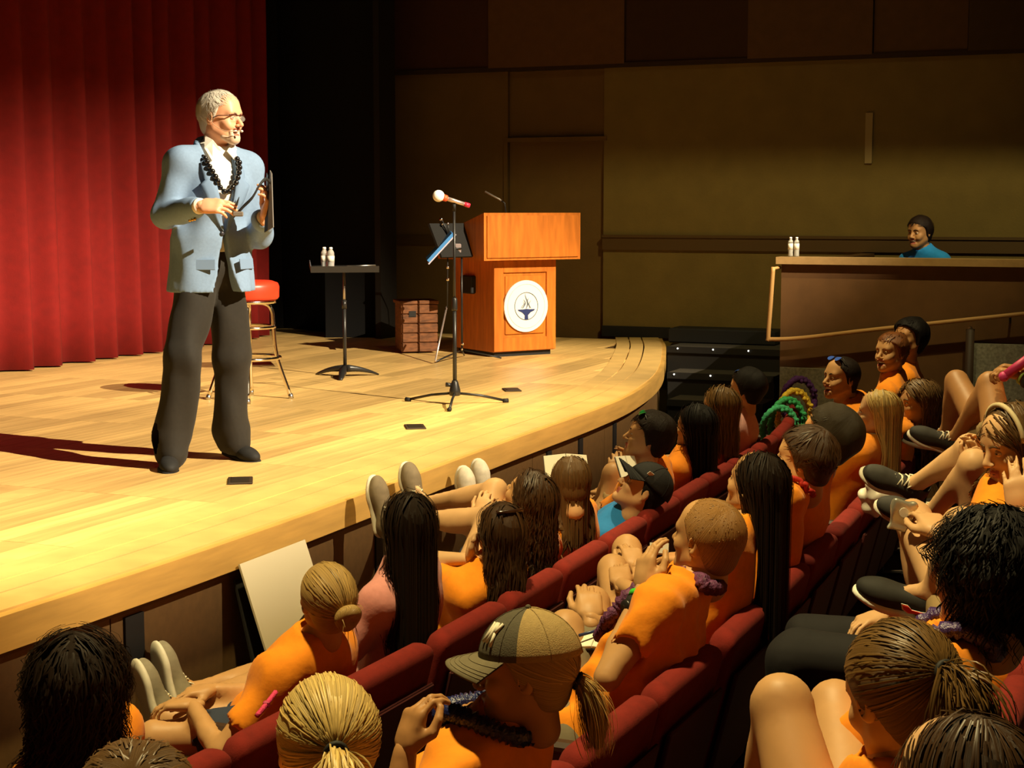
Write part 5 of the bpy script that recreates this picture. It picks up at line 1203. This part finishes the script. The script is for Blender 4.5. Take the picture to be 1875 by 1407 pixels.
# claw clip on the front row hair, person in the box
hb = ond(1684, 426, 11.75); 
dBx = person('person with short dark hair in a bright blue shirt sitting behind the box ledge', hb, (-.75, -.66), 1.06 , hip=hb[:2] + G_((.10, .03)), look=hb + G_((-1.0, -.85, -.05)), sex='f', skin=2, hstyle=dict(style='mop', t=.012, n=1020), hcol=DK, shirt=('brightblue', (.015, .27, .80)), smile=True, hipz=.42, legs={1: (hb + G_((.0, -.2, -.9)) * 1, hb + G_((.2, -.25, -.92))), -1: (hb + G_((-.3, .2, -.75)), hb + G_((-.4, .0, -.95)))}, hres=.0045)

NW = ['', 'one place', 'two places', 'three places', 'four places', 'five places']
for (row, k), o in SEATS.items():
    if (row, k) in OCC: o['label'] = 'red theatre seat taken by the ' + OCC[(row, k)]; continue
    lo = [j for (r, j) in OCC if r == row and j < k]; hi = [j for (r, j) in OCC if r == row and j > k]
    if lo: o['label'] = 'empty red theatre seat %s past the %s' % (NW[k - max(lo)], OCC[(row, max(lo))])
    else: o['label'] = 'empty red theatre seat %s before the %s' % (NW[min(hi) - k], OCC[(row, min(hi))])
# ------------------------------------------------------------------ the speaker
sh = ond(404, 216, 7.57)
face_s = unit(G_((.60, -.80))); 
dS_ = person('grey-haired speaker in a blue blazer and glasses standing on the stage', sh, face_s, ST, hip=(-1.43, 7.62), look=sh + G_((1.0, -.42, -.04)), standing=True, hipz=.94, sex='m', skin=3, smile=True, hres=.0035, res=.010,
    hstyle=dict(style='short', t=.007, n=2200, front=.096, rs=.7), hcol=('grey', (.55, .50, .42)), shirt=('whiteshirt', (.80, .76, .66)), bottom=None, shoes=('blackleather', (.012, .011, .010), ME_SOB), slouch=-.01, girth=1.0, sc=1.0, sleeve=.35, shirt_amp=.001, shirt_e=.013, neckcut=True, brow=('greybrow', (.30, .22, .15)),
    arms={1: dict(e=ond(304, 394, 7.44), w=ond(368, 377, 7.20), f=(.93, -.12, -.02), p=(-.05, .75, -.65), curl=(.30, .34, .38, .45), thumb=.55),
          -1: dict(e=ond(474, 428, 7.66), w=ond(484, 398, 7.42), f=(.22, -.12, .9), p=(-.75, -.1, .15), curl=(.42, .5, .55, .6), thumb=.6)},
    legs={1: (ond(338, 655, 7.42), ond(312, 818, 7.44), (.25, -.97, 0)), -1: (ond(424, 655, 7.66), ond(426, 800, 7.72), (.72, -.70, 0))})
d = dS_; root = d['root']; H, N, S, EL, WR, T3, X, Y, Z = d['H'], d['N'], d['S'], d['EL'], d['WR'], d['T3'], d['X'], d['Y'], d['Z']
for o in root.children:
    if o.name.startswith('eye') and not o.name.startswith('eyebrow'): pass
# trousers: loose, dark, with creases and broken hems
fb = Field(np.minimum(d['AN'][1], d['AN'][-1]) - .22, np.maximum(H, H) + G_((.28, .28, .16)), .010)
fb.ell(H, (.155, .118, .11), k=0); fb.cone(H, H + G_((0, 0, .10)), .128, .122, k=.03, sq=((1, 0, 0), 1.2))
for s in (-1, 1):
    k_, a_ = d['KN'][s], d['AN'][s]
    fb.cone(d['hj'][s] * G_((.82, 1, 1)) + G_((0, 0, .0)), k_, .098, .090, k=.04); fb.cone(k_, a_ + (k_ - a_) * .12, .088, .080, k=.03); fb.cone(a_ + (k_ - a_) * .10, a_ + G_((0, .02, -.030)), .080, .076, k=.02)
    fb.cone(a_ + G_((0, .0, -.15)), a_ + G_((0, .03, -.19)), .09, .09, k=.01, sub=True)
fb.warp(folds(.009, .55, 21, .6)); fb.warp(folds(.004, 1.2, 4, .35)); v, q = fb.mesh(1); obj('trousers', v, q, mat('trouser_black', (.016, .013, .009), .85, var=.1, nscale=60, sheen=.05), root)
# blazer
M_JKT = mat('blazer_blue', (.185, .275, .42), .85, var=.06, nscale=90, bump=.05, bscale=300)
pj = np.array([N, H, *S.values(), *EL.values(), *WR.values()]); fj = Field(pj.min(0) - G_((.2, .2, .32)), pj.max(0) + .13, .0085)
Wp, Cc = d['Wp'], d['Cc']
fj.ell(Wp, (.172, .142, .17), T3, k=0); fj.ell(Cc, (.190, .152, .19), T3, k=.05); fj.cone(S[-1], S[1], .071, k=.05)
fj.cone(H + G_((0, .005, .10)), H + G_((0, .01, -.16)), .158, .188, k=.05, sq=((1, 0, 0), 1.16))
for s in (-1, 1):
    fj.cone(N + Z * .0 - Y * .01, S[s], .062, .064, k=.04); fj.cone(S[s], EL[s], .072, .060, k=.03)
    e = EL[s] + (WR[s] - EL[s]) * .86; fj.cone(EL[s], e, .060, .048, k=.02); fj.cone(e + (WR[s] - EL[s]) * .19, WR[s] + (WR[s] - EL[s]) * .3, .044, .044, k=.004, sub=True)
zc_, zh = H[2] + .16, H[2] - .125
fj.warp(folds(.008, .9, 12, .6)); fj.warp(folds(.004, 1.5, 5, 1.3))
fj.ell(N + Z * .075 + Y * .03, (.078, .085, .068), T3, k=.01, sub=True)
Pj = (fj.ax[0][:, None, None], fj.ax[1][None, :, None], fj.ax[2][None, None, :])
def vw(z): return np.interp(np.asarray(z), [zh - .1, zh, zh + .08, zc_ - .03, zc_, N[2] - .10, N[2] + .05], [.085, .066, .038, .006, .004, .060, .074])
gap = (vw(Pj[2]) - np.abs(Pj[0] - .0)) ; fj.D = np.where(Pj[1] > .03, np.maximum(fj.D, (gap * .85 + 0 * fj.D).astype(np.float32)), fj.D)
fj.plane((0, 0, zh), (0, 0, -1))
v, q = fj.mesh(1); jk = obj('blazer', v, q, M_JKT, root)
def on_front(x, z, e=.006):
    c = []
    for fl in (fj, d['fs']):
        for dx in (0, .008, -.008):
            y = fl.surf_y(x + dx, z)
            if y is not None and .03 < y < .20: c.append(y)
    return G_((x, (max(c) if c else .15) + e, z))
M_LAP = mat('blazer_lapel', (.165, .25, .39), .85)
for s in (-1, 1):
    V, Fq = [], []; n_ = 16; zt, zb = N[2] - .035, zc_ + .01
    for i in range(n_):
        t = i / (n_ - 1); z = zt + (zb - zt) * t; w0 = float(vw(z)) + .002; lw = np.interp(t, [0, .18, .26, .30, .6, 1], [.035, .045, .035, .075, .055, .004])
        for j in range(4): x = s * (w0 + lw * j / 3); p = on_front(x, z - .012 * (j / 3), .010); V.append(p)
        if i:
            for j in range(3): a = (i - 1) * 4 + j; Fq.append((a, a + 1, a + 5, a + 4) if s > 0 else (a + 4, a + 5, a + 1, a))
    o = obj('lapel', V, Fq, M_LAP, jk); md = o.modifiers.new('thickness', 'SOLIDIFY'); md.thickness = .006; md.offset = 0
    o = obj('pocket_flap', *box((0, 0, 0), (.14, .005, .05), .002), M_LAP, jk, smooth=False); pz = on_front(s * .115, H[2] + .005, .0); o.location = tuple(pz); o.rotation_euler = (.1, 0, -s * .65)
obj('collar', *tube(catmull([N + T3 @ G_(q) for q in ((-.088, .02, .005), (-.078, -.035, .040), (0, -.082, .055), (.078, -.035, .040), (.088, .02, .005))], 8), .017, 8), M_LAP, jk)
obj('button', *ball(on_front(.014, zc_ - .012, .004), (.011, .006, .011), 10, 6), mat('button_dark', (.03, .03, .04), .4), jk)
for i in range(3):
    a = EL[1] + (WR[1] - EL[1]) * (.70 + .07 * i); obj('cuff_button', *ball(a + unit(np.cross(WR[1] - EL[1], (0, 1, 0)) * 0 + G_((.1, -.25, -.9))) * .055 + G_((0, .02, 0)), .0075, 8, 6), mat('button_gold', (.70, .45, .10), .3, metal=.9), jk)
for s in (-1, 1):
    e = EL[s] + (WR[s] - EL[s]) * .93; obj('shirt_cuff', *cyl(e, EL[s] + (WR[s] - EL[s]) * 1.0, .036, .035, 16), mat('cuff_white', (.78, .70, .60), .8), root)
# white shirt collar points
for s in (-1, 1):
    V = np.array([N + T3 @ G_(q) for q in ((s * .012, .086, .012), (s * .050, .062, .060), (s * .068, .02, .075), (s * .080, .045, .020), (s * .060, .092, -.035))])
    V = np.concatenate([V, V + Y * .004 + X * s * .003]); obj('collar_point', V, [(0, 1, 2, 3, 4), (9, 8, 7, 6, 5), (0, 5, 6, 1), (1, 6, 7, 2), (2, 7, 8, 3), (3, 8, 9, 4), (4, 9, 5, 0)], mat('cloth_whiteshirt', (.8, .76, .66)), root, smooth=False)
# bead necklace: each bead on its own
nk = empty('bead_necklace'); nk.parent = root; nk.location = tuple(N); nk['label'] = 'necklace of large glossy black beads'
zlow = d['L'](ond(425, 352, 7.4))[2]; path = []
for a in np.linspace(0, 2 * math.pi, 160, endpoint=False):
    t = (1 - math.cos(a)) / 2; x = .082 * math.sin(a) * (1.0 if t < .5 else 1.0 - .35 * (t - .5) * 2); z = N[2] + .045 - (N[2] + .045 - zlow) * t ** 1.25
    y = N[1] - .075 + .09 * t
    if t > .30: yy = on_front(x, z, .026)[1]; y = max(y, yy) if t > .42 else y * (1 - (t - .3) / .12) + yy * (t - .3) / .12
    path.append((x, y, z))
path = np.array(path); path = (np.roll(path, 1, 0) + path + np.roll(path, -1, 0)) / 3
L_ = np.concatenate([[0], np.cumsum(np.linalg.norm(np.diff(np.concatenate([path, path[:1]]), axis=0), axis=1))]); nb = int(L_[-1] / .0265); cl = np.concatenate([path, path[:1]])
vb_, fb_ = ball((0, 0, 0), .0138, 12, 8); bead_me = meshdata('bead', vb_, fb_, True, None, [mat('bead_black', (.008, .007, .007), .12, spec=.8)])
for i in range(nb):
    q = L_[-1] * i / nb; inst('bead', bead_me, nk, tuple(np.array([np.interp(q, L_, cl[:, j]) for j in range(3)]) - N))
# glasses, headset, beard
g_ = sunglasses(d, (.75, .68, .6), 'clear', on_head=False, frame=(.055, .012, .008))
MATS['lens_clear'].node_tree.nodes['Principled BSDF'].inputs['Alpha'].default_value = .12
hsx = obj('headset_microphone', *d['HR'](tube(catmull([(.083, -.02, .02), (.080, .01, -.03), (.070, .06, -.058), (.045, .105, -.062), (.028, .128, -.060)], 6), .0016, 5)), mat('headset_skin', (.45, .28, .18), .4), root)
obj('capsule', *d['HR'](ball((.026, .131, -.060), (.006, .009, .006), 8, 6)), mat('capsule_pale', (.80, .70, .60), .5), hsx)
f = Field((-.09, -.03, -.14), (.09, .13, -.02), .0035); f.ell((0, .076, -.0965), (.030, .0235, .0225), k=0)
for s in (-1, 1): f.cone((s * .034, .040, -.082), (s * .012, .067, -.0955), .0205, .0232, k=.015); f.cone((s * .031, .072, -.052), (s * .026, .078, -.085), .0105, k=.01)
f.cone((-.024, .0885, -.0445), (.024, .0885, -.0445), .0050, k=.004)
v, q = f.mesh(1); obj('beard', *d['HR']((v, q)), hairmat('beard', (.64, .46, .33)), root)
# what he holds
sp = empty('strap', ond(470, 345, 7.2)); tag(sp, 'thin black strap stretched between the hands of the speaker', 'strap')
P = catmull([ond(428, 396, 7.16), ond(438, 387, 7.14), ond(446, 378, 7.14), ond(462, 362, 7.14), ond(476, 338, 7.16), ond(487, 328, 7.2), ond(496, 335, 7.24)], 8)
V, Fq = [], []
for i, p in enumerate(P):
    for a, b in ((-.004, -.008), (.004, -.008), (.004, .008), (-.004, .008)): V.append(p + G_((0, a, b)) - G_(sp.location))
    if i:
        for k in range(4): j = (k + 1) % 4; Fq.append((4 * i - 4 + k, 4 * i - 4 + j, 4 * i + j, 4 * i + k))
Fq += [(3, 2, 1, 0), tuple(4 * (len(P) - 1) + k for k in range(4))]; obj('band', V, Fq, M_BLACK, sp)
obj('buckle', *box(ond(436, 392, 7.12) - G_(sp.location), (.045, .012, .022), .004), mat('buckle_grey', (.20, .17, .14), .4), sp, smooth=False)
cd = empty('folded_card', ond(494, 370, 7.36)); tag(cd, 'thin grey folded card held upright by the speaker', 'card')
P = [ond(494, 312, 7.40), ond(497, 318, 7.37), ond(500, 416, 7.32), ond(490, 422, 7.35)]
n_ = unit(np.cross(P[1] - P[0], P[3] - P[0])) * .004; V = np.array(P + [p + n_ for p in P]) - G_(cd.location); obj('sheet', V, [(3, 2, 1, 0), (4, 5, 6, 7), (0, 1, 5, 4), (1, 2, 6, 5), (2, 3, 7, 6), (3, 0, 4, 7)], mat('card_grey', (.16, .14, .12), .5), cd, smooth=False)
V2 = V + G_((-.02, .03, -.01)); obj('flap', V2, [(3, 2, 1, 0), (4, 5, 6, 7), (0, 1, 5, 4), (1, 2, 6, 5), (2, 3, 7, 6), (3, 0, 4, 7)], mat('card_black', (.012, .011, .010), .4), cd, smooth=False)
# ------------------------------------------------------------------ small things in the audience
def lei(px, py, dep, key, col, label, rr=.022, ang=0.0, tw=.11, th=.17):
    c = ond(px, py, dep); s_, o_ = locate(c); n = edge(s_)[2]; t = edge(s_)[1]; o = empty('lei', (c[0], c[1], c[2] - th)); tag(o, label, 'lei', 'flower leis on the empty front row seats')
    P = [np.array([*(n * math.cos(a) * tw + t * (.05 * math.sin(2 * a) + ang * math.sin(a))), th * math.sin(a)]) for a in np.linspace(0, 2 * math.pi, 64, endpoint=False)]
    r = rr * (1 + .22 * np.sin(np.arange(64) * 2.7)); obj('garland', *tube(P, r, 8, True), mat('lei_' + key, col, .8, var=.3, nscale=70, bump=.6, bscale=90), o)
    k_ = 40; vs = []
    for i in range(k_):
        a = 2 * math.pi * i / k_ + .05; p = np.array([*(n * math.cos(a) * tw), th * math.sin(a)]); vs.append(ball(p + np.random.default_rng(i).normal(size=3) * .008, rr * .75, 6, 4))
    v, f = join(*vs); obj('petals', v, f, MATS['lei_' + key], o)['kind'] = 'stuff'
lei(1463, 694, 11.25, 'violet_dark', (.06, .012, .10), 'dark purple lei farthest along the front row seat backs', .022)
lei(1455, 716, 10.95, 'yellow', (.62, .42, .03), 'yellow lei hanging over a front row seat back', .022, th=.20)
lei(1442, 732, 10.75, 'green', (.03, .30, .10), 'green lei hanging next to the yellow lei', .022, th=.19)
lei(1428, 747, 10.55, 'teal', (.04, .34, .16), 'green lei nearest the camera on the front row seat backs', .021, th=.16)
# claw clip
hr_ = dE['HR']; cc = obj('claw_clip', *hr_(tube([(.055 * math.sin(a), -.03 - .02 * math.cos(a), .118 + .012 * math.cos(a)) for a in np.linspace(-1.4, 1.4, 12)], .008, 6)), mat('clip_tortoise', (.03, .012, .006), .2, spec=.8), dE['root'])
for i in range(5): obj('claw', *hr_(tube([(-.04 + .02 * i, -.035, .125), (-.04 + .02 * i, -.06, .112), (-.04 + .02 * i, -.075, .09)], .003, 5)), MATS['clip_tortoise'], cc)
# notebooks and papers
M_PAPER = mat('paper_white', (.80, .76, .64), .7)
def notebook(c, yaw, pitch, w_, h_, label, cover=(.02, .02, .03), open_=.25, pen=False):
    o = empty('notebook', c); tag(o, label, 'notebook'); R_ = rotz(yaw) @ rotx(pitch)
    for s in (-1, 1):
        Rs = R_ @ roty(s * open_); off = R_ @ roty(s * open_) @ G_((s * w_ / 4, 0, 0))
        obj('page_block', *xf(box((0, 0, .006), (w_ / 2, h_, .010), .002), Rs, off), M_PAPER, o, smooth=False)
        obj('cover', *xf(box((0, 0, -.001), (w_ / 2 + .004, h_ + .006, .003)), Rs, off), mat('notebook_cover', cover, .5), o, smooth=False)
    if pen: obj('pen', *xf(tube([(-.04, -.03, .03), (.03, .04, .03), (.035, .045, .03)], [.005, .005, .001], 8), R_), mat('pen_blue', (.03, .04, .12), .3), o)
    return o
notebook(bk, .15, .95, .20, .13, 'open white notebook held up in front of the light brown hair', open_=.2)
notebook(ond(1088, 1176, 4.66), -.2, .12, .15, .11, 'small white notebook with a pen on a lap in the second row', open_=.1, pen=True)
notebook(ond(1150, 858, 7.75), .3, .8, .10, .14, 'white notepad held by the person with green sunglasses', open_=.1)
p = ond(1207, 1004, 4.60); o = empty('paper_slip', p); tag(o, 'small white paper slip held to the mouth of the red-blond person', 'paper')
obj('sheet', *xf(box((0, 0, 0), (.055, .004, .030)), rotz(-.2) @ rotx(-.3)), M_PAPER, o, smooth=False); obj('fold', *xf(box((0, .004, -.004), (.054, .003, .028)), rotz(-.2) @ rotx(-.45)), M_PAPER, o, smooth=False)
# plastic bag, pouch, strap
def blob(name, c, r, m, label, cat, seed, amp=.02):
    o = empty(name, c); tag(o, label, cat); f = Field(-G_(r) * 1.4, G_(r) * 1.4, .008); f.ell((0, 0, 0), r, k=0); f.cone((0, 0, r[2] * .5), (0, 0, r[2] * 1.1), r[0] * .5, r[0] * .3, k=.03); f.warp(folds(amp, 1.2, seed)); f.warp(folds(amp * .5, 2.5, seed + 1)); v, q = f.mesh(0); obj('film', v, q, m, o)
    obj('knot', *tube(catmull([(0, 0, r[2] * 1.05), (r[0] * .4, 0, r[2] * 1.25), (r[0] * .3, .01, r[2] * 1.4)], 4), [.012] * 9, 6), m, o); return o
blob('plastic_bag', ond(1600, 915, 6.45), (.06, .05, .075), mat('bag_white', (.62, .58, .50), .3, spec=.6), 'crumpled white plastic bag on a second row seat', 'bag', 3)
o = empty('snack_pouch', ond(1650, 945, 4.60)); tag(o, 'small silver pouch with a round mark by the crossed leg', 'pouch')
f = Field((-.05, -.02, -.06), (.05, .02, .06), .005); f.rbox((0, 0, 0), (.033, .008, .045), .007, roty(.25)); f.warp(folds(.006, 2.2, 8)); v, q = f.mesh(0); obj('body', v, q, mat('pouch_silver', (.55, .52, .42), .3, metal=.7), o)
obj('round_mark', *xf(lathe([(.014, 0), (.014, .003)], 16), rotx(math.pi / 2), (.005, -.012, .012)), mat('mark_white', (.85, .82, .7), .4), o, smooth=False)
pts = [ond(505, 1268, 4.62), ond(488, 1290, 4.56), ond(470, 1312, 4.52)]; o = empty('pink_strap', pts[1]); tag(o, 'bright pink strap over the front row seat back below the orange shirt', 'strap')
obj('webbing', *tube(np.array(catmull(pts, 6)) - pts[1], .008, 6), mat('strap_pink', (.70, .05, .16), .7, bump=.5, bscale=120), o); obj('buckle', *box((0, 0, 0), (.02, .015, .02), .004), mat('strap_pink_dark', (.5, .03, .12), .5), o, smooth=False)
# pink stick held at the right edge
a, b = ond(1838, 690, 6.72), ond(1895, 648, 6.72); o = empty('pink_stick', (a + b) / 2); tag(o, 'magenta stick held at the right edge', 'stick'); c = (a + b) / 2
obj('shaft', *tube([a - c, b - c], .02, 10), mat('stick_pink', (.50, .03, .13), .5), o); obj('tip', *ball(a - c, .022), mat('stick_tip', (.6, .05, .2), .5), o)
v_ = ring_on(dY, dY['EL'][-1], dY['WR'][-1], .93, .030, .018, mat('band_lime', (.30, .45, .08), .5), 'wristband'); ring_on(dY, dY['EL'][-1], dY['WR'][-1], .80, .033, .028, M_BLACK, 'watch')
# emblem on the black running shoe
sho = dZL['shoes'][-1]; mr_ = mat('emblem_red', (.62, .04, .02), .4); mw_ = mat('emblem_white', (.75, .70, .62), .4)
def emb(poly, m, x, name):
    n = len(poly); V = [(x, y, z) for y, z in poly] + [(x - .002, y, z) for y, z in poly]; obj(name, V, [tuple(range(n)), tuple(range(2 * n - 1, n - 1, -1))] + [(i, n + i, n + (i + 1) % n, (i + 1) % n) for i in range(n)], m, sho, smooth=False)
sw_ = [(.062, .058), (.055, .046), (.040, .041), (.020, .047), (-.045, .072), (.012, .056), (.034, .053), (.046, .060)]
emb([(y * 1.12 - .002, (z - .054) * 1.35 + .054) for y, z in sw_], mw_, -.0465, 'emblem_edge'); emb(sw_, mr_, -.0490, 'emblem')
# white patch on the black cap, water bottles on the box ledge
obj('cap_patch', *dH['HR'](xf(box((0, 0, 0), (.003, .03, .02), .001), rotz(.4) @ roty(-.35), (-.082, .035, .085))), mat('patch_white', (.75, .72, .66), .6), dH['root'], smooth=False)
for px, lab in ((1446, 'left water bottle of the pair on the box ledge'), (1457, 'right water bottle of the pair on the box ledge')):
    x = (px - CX) / F; dd = (BC + .05) / (x * U[0] + U[1]); bottle((x * dd, dd, 1.882), lab, h=.135, r=.019)
# ------------------------------------------------------------------ front-of-house lantern outside the frame, with barn doors added to shape its beam
K0 = K_ = G_(KEY); LT = lt = empty('stage_lantern', K_ + G_((0, 0, 0))); tag(lt, 'unseen black front-of-house stage lantern with barn doors added to cut the beam', 'lantern')
def door(P0, P1, away, R0=.9, lt=None, K_=None):
    lt = lt or LT; K_ = K0 if K_ is None else K_
    a, b = unit(P0 - K_), unit(P1 - K_); n = unit(np.cross(a, b)); n = n if n @ away > 0 else -n
    V = [a * R0, b * R0, b * R0 + n * 1.2, a * R0 + n * 1.2]; V = np.array(V + [q + unit(a + b) * .01 for q in V]); obj('added_barn_door', V, [(0, 1, 2, 3), (7, 6, 5, 4), (0, 4, 5, 1), (1, 5, 6, 2), (2, 6, 7, 3), (3, 7, 4, 0)], M_BLACK, lt, smooth=False)
e3 = lambda s, off, z: G_((*edge(s, off)[0], z))
P3 = lambda u, v, z: G_((*uv(u, v), z))
lo = uv(0, -.02); 
door(P3(-7, .03, ST), P3(9, .03, ST), G_((VV[0] * -1, VV[1] * -1, -1)))                 # keeps the beam off the audience
door(P3(-9, VC, ST + 1.55), P3(17, VC, ST + 1.55), G_((0, 0, 1)))                            # and off the upper curtain
door(G_((*(U * 13.55 + VV * 16), ST)), G_((*(U * 13.55 - VV * 2.5), ST)), G_((U[0], U[1], .0)))   # and off the side wall
fr = unit(G_((-.9, 9.0, 1.0)) - K_); Rl = frame_z(-fr)
obj('housing', *xf(lathe([(.10, .02), (.13, .04), (.14, .30), (.10, .36)], 20), Rl), M_BLACKG, lt)
obj('yoke', *xf(tube([(-.17, 0, .15), (-.17, 0, .45), (.17, 0, .45), (.17, 0, .15)], .012, 6), Rl), M_BLACKG, lt)

W_ = G_(WASH); lw_ = empty('added_wall_flag', W_); tag(lw_, 'added unseen black lantern whose top flag cuts the wall light', 'lantern')  # unseen lantern added so its flag gives the wall light a top edge
door(G_((*wall_xy(tD1 - 3), 2.62)), G_((*wall_xy(TR + 1), 2.62)), G_((0, 0, 1)), .9, lw_, W_)
obj('housing', *xf(lathe([(.08, .03), (.10, .05), (.10, .26), (.07, .30)], 16), frame_z(W_ - G_((3.0, 14.2, 1.6)))), M_BLACKG, lw_)
